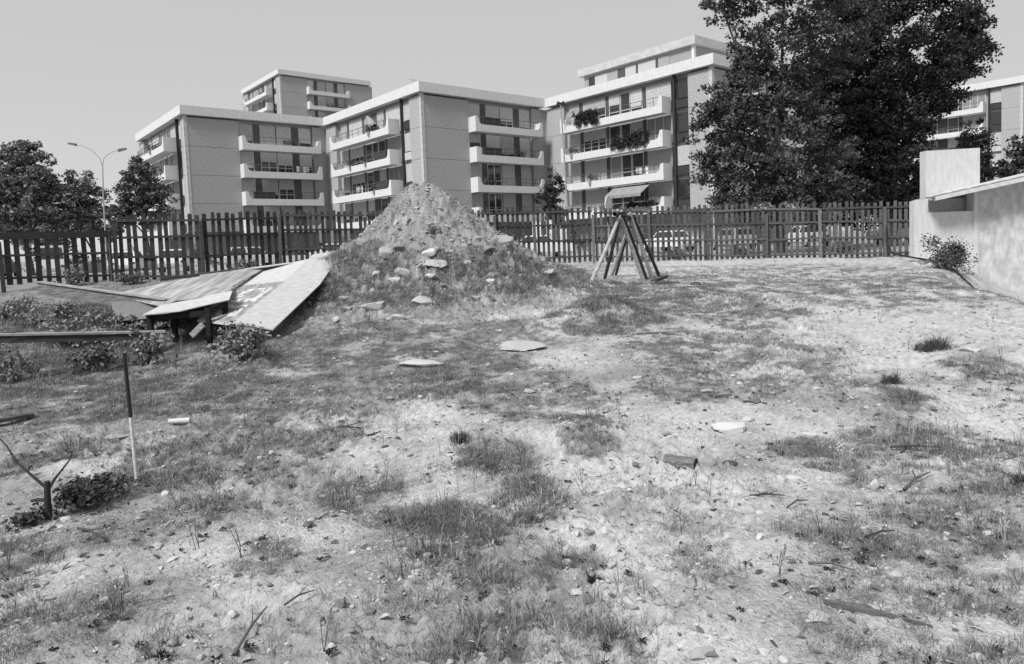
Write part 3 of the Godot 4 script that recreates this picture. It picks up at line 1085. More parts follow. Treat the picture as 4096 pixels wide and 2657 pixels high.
# ---------------------------------------------------------------- fence
func fence_run(f: Node3D, pts: Array, pitch: float, top: Array, base: Array, seed_value: int, rails: Array, lo: float, hi: float) -> void:
	rng.seed = seed_value
	var o := f.position
	for e in pts.size() - 1:
		var a: Vector2 = pts[e]
		var b: Vector2 = pts[e + 1]
		var dir := Vector3(b.x - a.x, 0, b.y - a.y).normalized()
		var out := Vector3(-dir.z, 0, dir.x)   # towards the site
		var length := a.distance_to(b)
		var p3 := func(s: float, h: float) -> Vector3:
			var t := s / length
			return Vector3(lerpf(a.x, b.x, t), lerpf(lerpf(base[e], base[e + 1], t), lerpf(top[e], top[e + 1], t), h), lerpf(a.y, b.y, t)) - o
		# post
		var st := new_st()
		var foot: Vector3 = p3.call(0.0, 0.0)
		var head: Vector3 = p3.call(0.0, 0.86 + rng.randf_range(-0.03, 0.05))
		bar(st, foot - Vector3(0, 0.4, 0) + out * 0.06, head + out * 0.06 + dir * rng.randf_range(-0.03, 0.03), 0.085, 0.085, out)
		part("post", st, mat(snappedf(rng.randf_range(lo * 1.2, hi * 1.3), 0.02), 0.9, tex_wood, 1.4), f)
		# rails, nailed on the site side
		for r in rails:
			st = new_st()
			var sag := rng.randf_range(-0.012, 0.012)
			bar(st, p3.call(0.03, r + sag) + out * 0.022, p3.call(length - 0.03, r - sag) + out * 0.022, 0.03, 0.058, Vector3.UP)
			part("rail", st, mat(snappedf(rng.randf_range(lo, hi), 0.02), 0.9, tex_wood, 1.4), f)
		# pickets
		var s := pitch * 0.7
		while s < length - pitch * 0.35:
			if rng.randf() > 0.015:
				st = new_st()
				var w := rng.randf_range(0.48, 0.62) * pitch
				var skew := rng.randfn() * 0.018
				bar(st, p3.call(s, -0.02 + rng.randf_range(-0.02, 0.03)) - out * 0.012, p3.call(s + skew, 1.0 + rng.randf_range(-0.025, 0.02)) - out * 0.012, w, 0.02, out)
				part("picket", st, mat(snappedf(rng.randf_range(lo, hi), 0.02), 0.9, tex_wood, 1.4), f)
			s += pitch * rng.randf_range(0.93, 1.07)
	var last: Vector2 = pts[pts.size() - 1]
	var st2 := new_st()
	var lp := Vector3(last.x, base[pts.size() - 1] - 0.4, last.y) - o
	bx(st2, lp - Vector3(0.04, 0, 0.04), lp + Vector3(0.04, 1.7, 0.04))
	part("post", st2, mat(hi, 0.9, tex_wood, 1.4), f)

func build_fence() -> void:
	var f := thing("picket_fence", "tall weathered wooden picket fence running along the back of the site", "fence", Vector3(0, 0.9, -20))
	var px := [Vector2(-10.35, -18.0), Vector2(-8.45, -18.8), Vector2(-6.72, -20.0)]
	fence_run(f, px, 0.185, [2.75, 2.73, 2.78], [0.98, 0.9, 0.92], 5, [0.07, 0.36, 0.66, 0.9], 0.06, 0.12)
	px = [Vector2(-6.72, -20.0), Vector2(-4.4, -21.0), Vector2(-2.4, -21.6), Vector2(-0.5, -22.0), Vector2(0.8, -22.15), Vector2(2.7, -22.3)]
	fence_run(f, px, 0.165, [2.78, 2.75, 2.72, 2.69, 2.67, 2.65], [0.92, 0.91, 0.93, 0.93, 0.91, 0.89], 6, [0.1, 0.4, 0.7, 0.93], 0.07, 0.15)
	px = [Vector2(2.7, -22.3), Vector2(4.45, -22.0), Vector2(6.3, -21.85), Vector2(8.05, -21.6), Vector2(9.6, -21.25), Vector2(11.35, -20.8), Vector2(12.07, -20.6)]
	fence_run(f, px, 0.162, [2.65, 2.6, 2.55, 2.52, 2.47, 2.42, 2.4], [0.89, 0.85, 0.8, 0.74, 0.73, 0.71, 0.71], 7, [0.09, 0.37, 0.66, 0.9], 0.1, 0.22)
	var g := thing("low_fence", "low dark picket fence with a wide top board beside the trees", "fence", Vector3(-11, 1, -17))
	px = [Vector2(-14.2, -15.0), Vector2(-12.1, -16.3), Vector2(-10.42, -17.85)]
	fence_run(g, px, 0.2, [2.22, 2.2, 2.24], [1.1, 1.09, 1.02], 8, [0.12, 0.6], 0.07, 0.14)
	for e in 2:
		var st := new_st()
		var a := Vector3(px[e].x, 2.22, px[e].y + 0.05) - g.position
		var b := Vector3(px[e + 1].x, 2.24, px[e + 1].y + 0.05) - g.position
		bar(st, a, b, 0.03, 0.17)
		part("top_board", st, mat(0.09, 0.9, tex_wood, 1.2), g)

# ---------------------------------------------------------------- the shed wall
func build_shed() -> void:
	var white := mat(0.6, 0.9, tex_drip, 0.3)
	var old := mat(0.62, 0.95, tex_plaster, 0.22, tex_fine, 0.6)
	var t := thing("plastered_shed", "white plastered shed with overhanging roof where the fence ends", "shed", Vector3(12.5, 0.5, -19))
	var o := t.position
	# end wall facing the site
	var st := new_st()
	bx(st, Vector3(11.78, -0.2, -20.25) - o, Vector3(12.14, 2.36, -20.0) - o)
	for k in 5:
		bx(st, Vector3(11.8 + k * 0.065, 2.36, -20.23) - o, Vector3(11.85 + k * 0.065, 2.36 + 0.015 + 0.02 * (k % 3), -20.02) - o)
	bx(st, Vector3(12.14, -0.2, -20.25) - o, Vector3(13.55, 2.02, -20.005) - o)
	part("end_wall", st, white, t)
	st = new_st()
	bx(st, Vector3(12.12, 2.022, -20.22) - o, Vector3(12.2, 2.42, -20.03) - o)
	part("post", st, white, t)
	# gable wall to the right, whitewash worn off, and the pier between
	st = new_st()
	hexa(st, [Vector3(13.62, -1.2, -20.0) - o, Vector3(18.0, -1.2, -19.6) - o, Vector3(18.0, -1.2, -19.9) - o, Vector3(13.62, -1.2, -20.3) - o, Vector3(13.62, 2.61, -20.0) - o, Vector3(18.0, 3.42, -19.6) - o, Vector3(18.0, 3.42, -19.9) - o, Vector3(13.62, 2.61, -20.3) - o])
	part("gable_wall", st, old, t)
	st = new_st()
	bx(st, Vector3(13.5, -0.9, -20.3) - o, Vector3(13.617, 2.595, -19.96) - o)
	part("pier", st, white, t)
	# roof slab whose edge rises to the right and sails out before the wall
	st = new_st()
	var p := Vector3(12.0, 2.33, -19.35)
	var q := Vector3(18.0, 3.44, -18.95)
	var back := Vector3(0.4, 0.074, -1.2)
	hexa(st, [p - o, q - o, q + Vector3(0, 0, -2.4) - o, p + back - o, p + Vector3(0, 0.11, 0) - o, q + Vector3(0, 0.11, 0) - o, q + Vector3(0, 0.11, -2.4) - o, p + back + Vector3(0, 0.11, 0) - o])
	var roof := part("roof", st, mat(0.6, 0.9, tex_stain, 0.4), t)
	# tiles bedded along the edge, one by one
	for k in 34:
		var s := k / 34.0
		var e := p.lerp(q, s) + Vector3(0.06, 0.1125, -0.22) - o
		st = new_st()
		bx(st, Vector3(-0.08, 0.0, -0.17), Vector3(0.075, 0.022 + 0.008 * (k % 3), 0.17 + 0.015 * (k % 4)))
		var tl := part("roof_tile", st, mat(0.3 + 0.06 * (k % 3), 0.9, tex_fine, 1.0), roof)
		tl.transform = Transform3D(Basis(Vector3(0, 0, 1), atan2(1.11, 6.0)), e)
	# wall at the back of the covered gap
	st = new_st()
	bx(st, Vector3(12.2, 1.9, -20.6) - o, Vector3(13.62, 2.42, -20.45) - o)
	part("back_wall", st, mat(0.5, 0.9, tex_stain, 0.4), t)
	# white block of wall rising behind the roof
	st = new_st()
	var w := Vector3(13.33, 2.45, -20.65) - o
	hexa(st, [w + Vector3(-0.82, 0.0, 0), w + Vector3(0.8, 0.0, 0), w + Vector3(0.8, 0.0, -0.3), w + Vector3(-0.82, 0.0, -0.3), w + Vector3(-0.82, 1.42, 0), w + Vector3(0.8, 1.45, 0), w + Vector3(0.8, 1.45, -0.3), w + Vector3(-0.82, 1.42, -0.3)])
	var up := part("upper_wall", st, white, t)
	st = new_st()
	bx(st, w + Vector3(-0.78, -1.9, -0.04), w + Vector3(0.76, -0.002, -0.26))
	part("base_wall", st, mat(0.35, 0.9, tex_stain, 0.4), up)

# ---------------------------------------------------------------- boards over the trench
# a thin sheet through a grid of points (rows from the far edge to the near edge), with thickness
func sheet(label: String, rows: Array, thick: float, m: Material, uv := false, called := "plywood_sheet") -> MeshInstance3D:
	var st := new_st()
	var nr := rows.size()
	var nc: int = rows[0].size()
	var sub := 6
	var pt := func(r: float, c: float) -> Vector3:
		var i := mini(int(r), nr - 2)
		var j := mini(int(c), nc - 2)
		var fr := r - i
		var fc := c - j
		var p0: Vector3 = rows[i][j].lerp(rows[i][j + 1], fc)
		var p1: Vector3 = rows[i + 1][j].lerp(rows[i + 1][j + 1], fc)
		return p0.lerp(p1, fr)
	var down := Vector3(0, -thick, 0)
	var R := (nr - 1) * sub
	var K := (nc - 1) * sub
	for i in R:
		for j in K:
			var a: Vector3 = pt.call(float(i) / sub, float(j) / sub)
			var b: Vector3 = pt.call(float(i) / sub, float(j + 1) / sub)
			var c: Vector3 = pt.call(float(i + 1) / sub, float(j + 1) / sub)
			var d: Vector3 = pt.call(float(i + 1) / sub, float(j) / sub)
			var uvs := [Vector2(float(j) / K, float(i) / R), Vector2(float(j + 1) / K, float(i) / R), Vector2(float(j + 1) / K, float(i + 1) / R), Vector2(float(j) / K, float(i + 1) / R)]
			var v := [a, b, c, d]
			var n := (c - a).cross(b - a).normalized()
			if n.y < 0:
				n = -n
			for q in [0, 1, 2, 0, 2, 3]:
				st.set_normal(n)
				st.set_uv(uvs[q])
				st.add_vertex(v[q])
			for q in [0, 2, 1, 0, 3, 2]:
				st.set_normal(-n)
				st.set_uv(uvs[q])
				st.add_vertex(v[q] + down)
			st.set_uv(Vector2.ZERO)
			if i == 0:
				quad(st, a, b, b + down, a + down)
			if i == R - 1:
				quad(st, c, d, d + down, c + down)
			if j == 0:
				quad(st, d, a, a + down, d + down)
			if j == K - 1:
				quad(st, b, c, c + down, b + down)
	return one(called, st, m, label, "board", "sheets laid over the trench")

func stain_texture() -> ImageTexture:
	# a grey painted patch with worn pale block strokes on a pale board (u across, v from the far end to the near end)
	var im := Image.create(256, 512, false, Image.FORMAT_RGB8)
	var n := FastNoiseLite.new()
	n.seed = 3
	n.frequency = 0.03
	n.fractal_octaves = 4
	var strokes := [[60, 250, 30, 110], [60, 250, 120, 26], [60, 334, 120, 26], [150, 250, 30, 110], [60, 385, 30, 80], [60, 385, 110, 24], [60, 441, 110, 24], [140, 385, 30, 80]]
	for y in 512:
		for x in 256:
			var w := n.get_noise_2d(x, y)
			var v := 0.72 + 0.05 * w
			var edge := 18.0 * n.get_noise_2d(y * 2.0, x * 2.0)
			if x > 24 + edge and x < 232 + edge and y > 205 + edge and y < 505 + edge:
				v = 0.53 + 0.16 * w
				for s in strokes:
					if x > s[0] and x < s[0] + s[2] and y > s[1] and y < s[1] + s[3] and w > -0.22:
						v = 0.74 + 0.08 * w
			im.set_pixel(x, y, Color(v, v, v))
	return ImageTexture.create_from_image(im)

func build_boards() -> void:
	var pale := mat(0.52, 0.8, tex_grain, 0.5)
	var V := func(x: float, y: float, z: float) -> Vector3: return Vector3(x, y, z)
	# long bright sheet leaning from the heap down to the trench edge
	sheet("long bright plywood sheet leaning against the heap", [[V.call(-4.12, 1.52, -14.3), V.call(-3.45, 1.6, -14.25)], [V.call(-4.12, 1.02, -12.2), V.call(-3.42, 1.0, -12.2)], [V.call(-4.28, 0.56, -10.42), V.call(-3.6, 0.45, -10.2)]], 0.02, pale)
	var sm := StandardMaterial3D.new()
	sm.albedo_texture = stain_texture()
	sm.roughness = 0.85
	sheet("plywood sheet with a grey painted patch and worn pale lettering", [[V.call(-5.1, 1.27, -14.15), V.call(-4.0, 1.47, -14.3)], [V.call(-5.1, 0.93, -12.4), V.call(-4.0, 0.97, -12.3)], [V.call(-5.05, 0.56, -10.9), V.call(-4.2, 0.5, -10.45)]], 0.02, sm)
	sheet("wide streaked sheet curving up at the back of the trench", [[V.call(-7.1, 0.96, -12.05), V.call(-6.4, 1.13, -12.9), V.call(-5.34, 1.29, -13.55), V.call(-5.02, 1.3, -14.1)], [V.call(-6.4, 0.88, -11.6), V.call(-5.9, 1.02, -12.1), V.call(-5.35, 1.06, -12.4), V.call(-5.04, 1.02, -12.35)], [V.call(-5.72, 0.8, -11.12), V.call(-5.5, 0.88, -11.2), V.call(-5.1, 0.9, -11.3), V.call(-4.72, 0.92, -11.35)]], 0.015, mat(0.52, 0.8, tex_streak, 0.45), false)
	sheet("thin curved sheet forming a bench top on dark posts", [[V.call(-5.72, 0.83, -11.25), V.call(-5.2, 0.9, -11.35), V.call(-4.7, 0.98, -11.5)], [V.call(-5.69, 0.72, -10.5), V.call(-5.15, 0.75, -10.6), V.call(-4.6, 0.86, -11.1)]], 0.015, mat(0.58, 0.8, tex_grain, 0.6))
	var dark := mat(0.035, 0.9, tex_wood, 1.5)
	var tr := thing("trestle", "dark wooden trestle posts holding up the curved sheet", "trestle", Vector3(-5.1, 0.1, -10.8))
	for e in [[-4.79, 0.79, -10.72, -4.77, -0.1, -10.7], [-4.68, 0.86, -11.12, -4.66, 0.1, -11.1], [-5.47, 0.8, -11.0, -5.45, 0.0, -11.0], [-5.66, 0.73, -10.62, -5.6, 0.0, -10.6]]:
		var st := new_st()
		bar(st, Vector3(e[3], e[4] - 0.25, e[5]) - tr.position, Vector3(e[0], e[1] - 0.02, e[2]) - tr.position, 0.07, 0.07, Vector3.RIGHT)
		part("leg", st, dark, tr)
	for e in [[-4.79, 0.76, -10.72, -4.66, 0.85, -11.14], [-4.82, 0.73, -10.74, -5.66, 0.7, -10.63], [-4.7, 0.84, -11.1, -5.5, 0.78, -11.02]]:
		var st := new_st()
		bar(st, Vector3(e[0], e[1] - 0.05, e[2]) - tr.position, Vector3(e[3], e[4] - 0.05, e[5]) - tr.position, 0.03, 0.09)
		part("rail", st, dark, tr)
	# box-like boards and beams in the hollow
	var st := new_st()
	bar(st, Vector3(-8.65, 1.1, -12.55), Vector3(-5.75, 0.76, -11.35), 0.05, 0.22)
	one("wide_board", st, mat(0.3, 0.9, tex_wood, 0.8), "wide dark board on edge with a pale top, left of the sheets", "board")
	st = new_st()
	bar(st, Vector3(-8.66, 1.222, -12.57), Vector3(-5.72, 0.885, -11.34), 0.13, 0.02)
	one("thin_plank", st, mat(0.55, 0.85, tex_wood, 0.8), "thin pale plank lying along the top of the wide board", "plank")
	st = new_st()
	hexa(st, [Vector3(-6.6, 0.55, -11.3), Vector3(-5.6, 0.62, -11.15), Vector3(-5.6, 0.62, -11.2), Vector3(-6.6, 0.55, -11.35), Vector3(-6.9, 0.86, -11.75), Vector3(-5.6, 0.82, -11.3), Vector3(-5.6, 0.82, -11.35), Vector3(-6.9, 0.86, -11.8)])
	one("bent_panel", st, mat(0.2, 0.85, tex_soft, 0.7), "bent grey panel drooping under the streaked sheet", "panel")
	st = new_st()
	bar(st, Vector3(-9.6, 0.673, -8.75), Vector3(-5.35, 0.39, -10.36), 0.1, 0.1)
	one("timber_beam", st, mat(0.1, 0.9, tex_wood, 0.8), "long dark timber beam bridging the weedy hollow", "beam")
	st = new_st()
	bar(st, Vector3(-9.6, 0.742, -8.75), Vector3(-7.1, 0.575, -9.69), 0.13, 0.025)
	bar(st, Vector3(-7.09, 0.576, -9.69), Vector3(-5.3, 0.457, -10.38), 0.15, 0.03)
	one("lit_beam_top", st, mat(0.5, 0.85, tex_wood, 0.8), "pale lit top face of the long dark beam, painted as a strip", "plank")  # the beam's lit top, put in as a separate paler strip
	st = new_st()
	bar(st, Vector3(-4.98, 0.36, -10.55), Vector3(-4.78, 0.53, -10.5), 0.05, 0.09)
	one("wood_offcut", st, mat(0.5, 0.85, tex_wood, 1.0), "short pale wood offcut tilted under the bench top", "wood")
	st = new_st()
	bar(st, Vector3(-6.72, 1.16, -13.1), Vector3(-5.4, 1.28, -13.85), 0.14, 0.06)
	one("dark_plank", st, mat(0.14, 0.85, tex_wood, 0.8), "dark plank edge behind the streaked sheet near the fence", "plank")
	st = new_st()
	bar(st, Vector3(-6.1, 1.2, -13.4), Vector3(-4.6, 1.36, -14.35), 0.5, 0.015)
	one("rear_sheet", st, mat(0.6, 0.85, tex_grain, 0.5), "narrow pale strip of sheet tucked behind the streaked sheet", "board")

# ---------------------------------------------------------------- things on the site
func build_site_things() -> void:
	# pole frame
	var t := thing("pole_frame", "frame of leaning round poles standing before the fence", "pole frame", Vector3(2.4, 0.7, -15.2))
	var o := t.position
	var poles := [[1.58, -13.94, 2.36, 2.12, -14.6, 0.04, 0.66], [2.96, -15.15, 2.34, 2.14, -14.7, 0.043, 0.66], [2.06, -15.41, 2.38, 2.12, -14.7, 0.035, 0.07], [2.36, -16.4, 2.74, 2.06, -15.5, 0.038, 0.6], [3.25, -15.75, 2.72, 2.1, -15.4, 0.04, 0.6], [2.55, -16.9, 2.76, 2.06, -15.6, 0.03, 0.08], [3.52, -16.18, 2.8, 2.06, -15.5, 0.035, 0.08], [3.1, -15.6, 2.45, 2.1, -14.8, 0.03, 0.1]]
	for p in poles:
		var st := new_st()
		var foot := Vector3(p[0], ground_y(p[0], p[1]) - 0.08, p[1])
		var head := Vector3(p[2], p[3], p[4])
		var mid := foot.lerp(head, 0.5) + Vector3(0.01, 0, 0.015)
		tube(st, [foot - o, mid - o, head + (head - foot) * 0.05 - o], [p[5] * 1.1, p[5], p[5] * 0.85], 10, 0.04)
		part("pole", st, mat(p[6], 0.85, tex_wood, 1.2), t)
	var st := new_st()
	tube(st, [Vector3(2.2, 2.12, -14.4) - o, Vector3(2.9, 2.06, -15.8) - o], [0.04, 0.04], 8)
	part("ridge_pole", st, mat(0.06, 0.9), t)
	for e in [[2.36, 2.12, -14.62], [2.74, 2.07, -15.46]]:
		st = new_st()
		var c := Vector3(e[0], e[1], e[2]) - o
		for k in 5:
			tube(st, [c + Vector3(-0.07, -0.05 + k * 0.022, 0.06), c + Vector3(0.07, -0.03 + k * 0.02, 0.07), c + Vector3(0.08, -0.04 + k * 0.021, -0.06), c + Vector3(-0.08, -0.05 + k * 0.022, -0.07), c + Vector3(-0.07, -0.05 + k * 0.022, 0.06)], [0.011, 0.011, 0.011, 0.011, 0.011], 5)
		part("lashing", st, mat(0.04, 0.95), t)
	st = new_st()
	bar(st, Vector3(3.1, 0.66, -15.0), Vector3(3.62, 0.70, -16.0), 0.1, 0.03)
	one("base_board", st, mat(0.12, 0.9, tex_wood, 1.0), "dark board lying at the feet of the pole frame", "board")
	# striped survey pole
	t = thing("ranging_pole", "thin survey pole, dark upper half and white lower half, stuck in the ground", "pole", Vector3(-2.70, ground_y(-2.70, -4.75), -4.75))
	var g := t.position.y
	for e in [[-0.06, 0.035, 0.003, 0.009, 0.04], [0.035, 0.475, 0.0125, 0.0125, 0.66], [0.475, 0.93, 0.0125, 0.0125, 0.03]]:
		st = new_st()
		var lean := Vector3(-0.025, 1, 0.0)
		tube(st, [lean * e[0], lean * e[1]], [e[2], e[3]], 12)
		part(["metal_tip", "white_section", "dark_section"][0 if e[0] < 0 else (1 if e[0] < 0.4 else 2)], st, mat(e[4], 0.45, tex_soft, 2.0), t)
	# cut sapling with two shoots
	t = thing("cut_sapling", "cut sapling stump with two thin bare shoots", "sapling", Vector3(-2.93, ground_y(-2.93, -4.16), -4.16))
	st = new_st()
	tube(st, [Vector3(0, -0.1, 0), Vector3(0.0, 0.1, 0), Vector3(0.01, 0.24, 0)], [0.024, 0.02, 0.017], 9, 0.1)
	part("stump", st, mat(0.05, 0.9, tex_fine, 4.0), t)
	for e in [[Vector3(0.0, 0.2, 0), Vector3(-0.06, 0.28, 0.02), Vector3(-0.15, 0.37, 0.02), Vector3(-0.22, 0.47, 0.0), Vector3(-0.3, 0.57, 0)], [Vector3(0.01, 0.18, 0), Vector3(0.05, 0.25, -0.01), Vector3(0.1, 0.3, 0.0), Vector3(0.16, 0.37, 0), Vector3(0.18, 0.42, 0)]]:
		st = new_st()
		tube(st, e, [0.009, 0.008, 0.0065, 0.005, 0.003], 6, 0.1)
		part("shoot", st, mat(0.05, 0.9), t)
	st = new_st()
	tube(st, [Vector3(0, 0.12, 0), Vector3(-0.05, 0.13, 0.01), Vector3(-0.09, 0.125, 0.01)], [0.012, 0.011, 0.009], 6)
	part("branch_stub", st, mat(0.05, 0.9), t)
	# log block
	t = thing("wood_block", "short wooden block with its shaded end painted dark on pale earth", "wood", Vector3(1.14, ground_y(1.14, -4.75) + 0.035, -4.75), -0.55)
	st = new_st()
	var oct := PackedVector2Array()
	for k in 9:
		var a := TAU * k / 9
		oct.append(Vector2(cos(a) * 0.055, sin(a) * 0.048 * (1.0 + 0.12 * sin(k * 2.0))))
	extrude(st, oct, -0.11, 0.11, Transform3D(Basis(Vector3.UP, PI / 2), Vector3.ZERO))
	part("block", st, mat(0.26, 0.9, tex_wood, 3.0), t)
	st = new_st()
	var small := PackedVector2Array()
	for p in oct:
		small.append(p * 0.96)
	extrude(st, small, 0.11, 0.113, Transform3D(Basis(Vector3.UP, PI / 2), Vector3.ZERO))
	part("shaded_end", st, mat(0.05, 0.95, tex_fine, 6.0), t)  # end turned from the light, its shade painted into the colour
	# broken plank in the near corner
	st = new_st()
	var pa := Vector3(1.3, ground_y(1.3, -2.85) + 0.02, -2.85)
	var pb := Vector3(1.46, ground_y(1.46, -2.76) + 0.015, -2.76)
	var pc := Vector3(1.62, ground_y(1.62, -2.65) + 0.01, -2.65)
	hexa(st, [pa + Vector3(0.01, -0.012, 0.02), pb + Vector3(0.01, -0.012, 0.024), pb + Vector3(-0.01, -0.012, -0.03), pa + Vector3(-0.01, -0.012, -0.012), pa + Vector3(0.008, 0.008, 0.015), pb + Vector3(0.01, 0.006, 0.024), pb + Vector3(-0.01, 0.012, -0.03), pa + Vector3(-0.01, 0.01, -0.01)])
	hexa(st, [pb + Vector3(0.01, -0.012, 0.02), pc + Vector3(0.01, -0.01, 0.006), pc + Vector3(-0.005, -0.01, -0.006), pb + Vector3(-0.005, -0.012, -0.01), pb + Vector3(0.01, 0.005, 0.02), pc + Vector3(0.008, 0.003, 0.005), pc + Vector3(-0.004, 0.003, -0.005), pb + Vector3(-0.004, 0.008, -0.01)])
	one("broken_plank", st, mat(0.2, 0.9, tex_wood, 4.0), "splintered dark plank lying in the near grass", "plank")
	# white tube
	st = new_st()
	tube(st, [Vector3(-3.14, ground_y(-3.14, -6.1) + 0.03, -6.1), Vector3(-2.96, ground_y(-2.96, -6.12) + 0.03, -6.12)], [0.022, 0.026], 10)
	one("white_tube", st, mat(0.66, 0.6, tex_soft, 3.0), "short white tube lying on grass behind the survey pole", "tube")
	# plank at the picture's edge
	st = new_st()
	bar(st, Vector3(-5.05, ground_y(-4.9, -6.2) + 0.06, -6.15), Vector3(-4.72, ground_y(-4.75, -6.55) + 0.04, -6.6), 0.09, 0.035)
	one("plank_end", st, mat(0.16, 0.9, tex_wood, 1.5), "dark plank end lying beside the weedy bank", "plank")
	# twigs
	var twig_label := ["dark forked twig on pale earth beside small stones", "thin stick leaning near the cut sapling", "dark upright stick among right-hand weeds", "short dark stick beside the grassy patch", "curved thin twig on bare ground", "fine twig beside white stones", "thin branch lying below the grassy hummock", "long dry stalk in the near grass", "flat bark strip on cloddy earth", "black charred stick in the near gravel", "bent twig in the right-hand grass", "long thin twig above the splintered plank", "brown stick lying across weeds", "grey twig on the trampled soil"]
	var twigs := [[1.40, -4.09, 1.59, -4.02], [-2.57, -3.88, -2.31, -3.69], [2.72, -4.78, 2.95, -5.0], [2.56, -5.10, 2.67, -4.95], [1.80, -3.50, 1.98, -3.54], [1.54, -3.87, 1.69, -3.93], [1.67, -9.24, 2.13, -8.96], [-1.18, -2.67, -1.13, -2.92], [-1.64, -5.82, -1.28, -5.53], [-0.14, -3.25, -0.09, -3.26], [2.33, -4.07, 2.65, -4.34], [1.39, -3.24, 1.55, -3.10], [2.70, -4.89, 2.97, -4.75], [-1.08, -2.99, -0.96, -3.05]]
	rng.seed = 12
	for i in twigs.size():
		var e: Array = twigs[i]
		st = new_st()
		var p0 := Vector3(e[0], ground_y(e[0], e[1]) + 0.012, e[1])
		var p1 := Vector3(e[2], ground_y(e[2], e[3]) + 0.03, e[3])
		var mid := p0.lerp(p1, 0.5) + Vector3(0, 0.015, rng.randf_range(-0.02, 0.02))
		var r := p0.distance_to(p1) * 0.014 + 0.003
		tube(st, [p0, mid, p1], [r, r * 0.85, r * 0.5], 6, 0.15)
		var fork := mid + (p1 - p0).rotated(Vector3.UP, 0.5) * 0.3 + Vector3(0, 0.01, 0)
		tube(st, [mid, fork], [r * 0.6, r * 0.3], 5)
		one("twig", st, mat(0.05 + 0.02 * (i % 4), 0.9), twig_label[i], "twig", "twigs and sticks on the ground")
	# cable from the fence to the bush
	st = new_st()
	var cab := [Vector3(11.36, 1.7, -20.72), Vector3(11.3, 1.2, -20.6), Vector3(11.25, 0.86, -20.2), Vector3(10.95, 0.78, -18.6), Vector3(10.8, 0.74, -17.6), Vector3(10.5, 0.55, -16.2), Vector3(10.4, 0.2, -15.4)]
	tube(st, cab, [0.025, 0.025, 0.025, 0.025, 0.025, 0.025, 0.02], 7)
	one("black_hose", st, mat(0.025, 0.6), "black hose drooping from the fence to the bush by the shed", "hose")
	# stones
	var meshes := []
	for q in 8:
		meshes.append(rock_mesh(200 + q))
	rng.seed = 55
	for i in rocks.size():
		var e: Array = rocks[i]
		var m := mat(snappedf(e[4] * 0.8, 0.02), 0.9, tex_soft, 6.0, tex_fine, 0.4)
		var s := MeshInstance3D.new()
		s.name = numbered("stone")
		s.mesh = meshes[i % 8]
		s.material_override = m
		add_child(s)
		var w: float = e[2] * 0.5
		var h := maxf(w * e[3] * 1.15, 0.012)
		var slope := Basis.IDENTITY
		var mo := mound_at(e[0], e[1])
		if mo > 0.1:
			slope = Basis(Vector3(1, 0, 0), 0.35)
		s.transform = Transform3D(slope * Basis(Vector3.UP, rng.randf_range(-0.5, 0.5)) * Basis.from_scale(Vector3(w, h, w * rng.randf_range(0.65, 0.9))), Vector3(e[0], ground_y(e[0], e[1]) + h * 0.35, e[1]))
		tag(s, rock_labels[i] if i < rock_labels.size() else "small pale stone half sunk in the earth", "stone", "stones lying about the site")

	# rubble on the heap
	rng.seed = 58
	for i in 72:
		var a := rng.randf_range(0.0, PI - 0.1)
		var r := rng.randf_range(0.9, 3.0)
		var x := MOUND_X + cos(a) * r
		var z := MOUND_Z + sin(a) * r
		var w := 0.03 + 0.11 * pow(rng.randf(), 2.5)
		var s := MeshInstance3D.new()
		s.name = numbered("rubble_stone")
		s.mesh = meshes[i % 8]
		s.material_override = mat(snappedf(rng.randf_range(0.3, 0.62), 0.04), 0.9, tex_soft, 6.0, tex_fine, 0.4)
		add_child(s)
		s.transform = Transform3D(Basis.from_euler(Vector3(rng.randfn() * 0.5, rng.randf() * TAU, rng.randfn() * 0.5)) * Basis.from_scale(Vector3(w * 1.2, w * 0.7, w)), Vector3(x, ground_y(x, z) + w * 0.2, z))
		tag(s, "small angular rubble stone on the heap's near slope", "stone", "rubble on the heap")

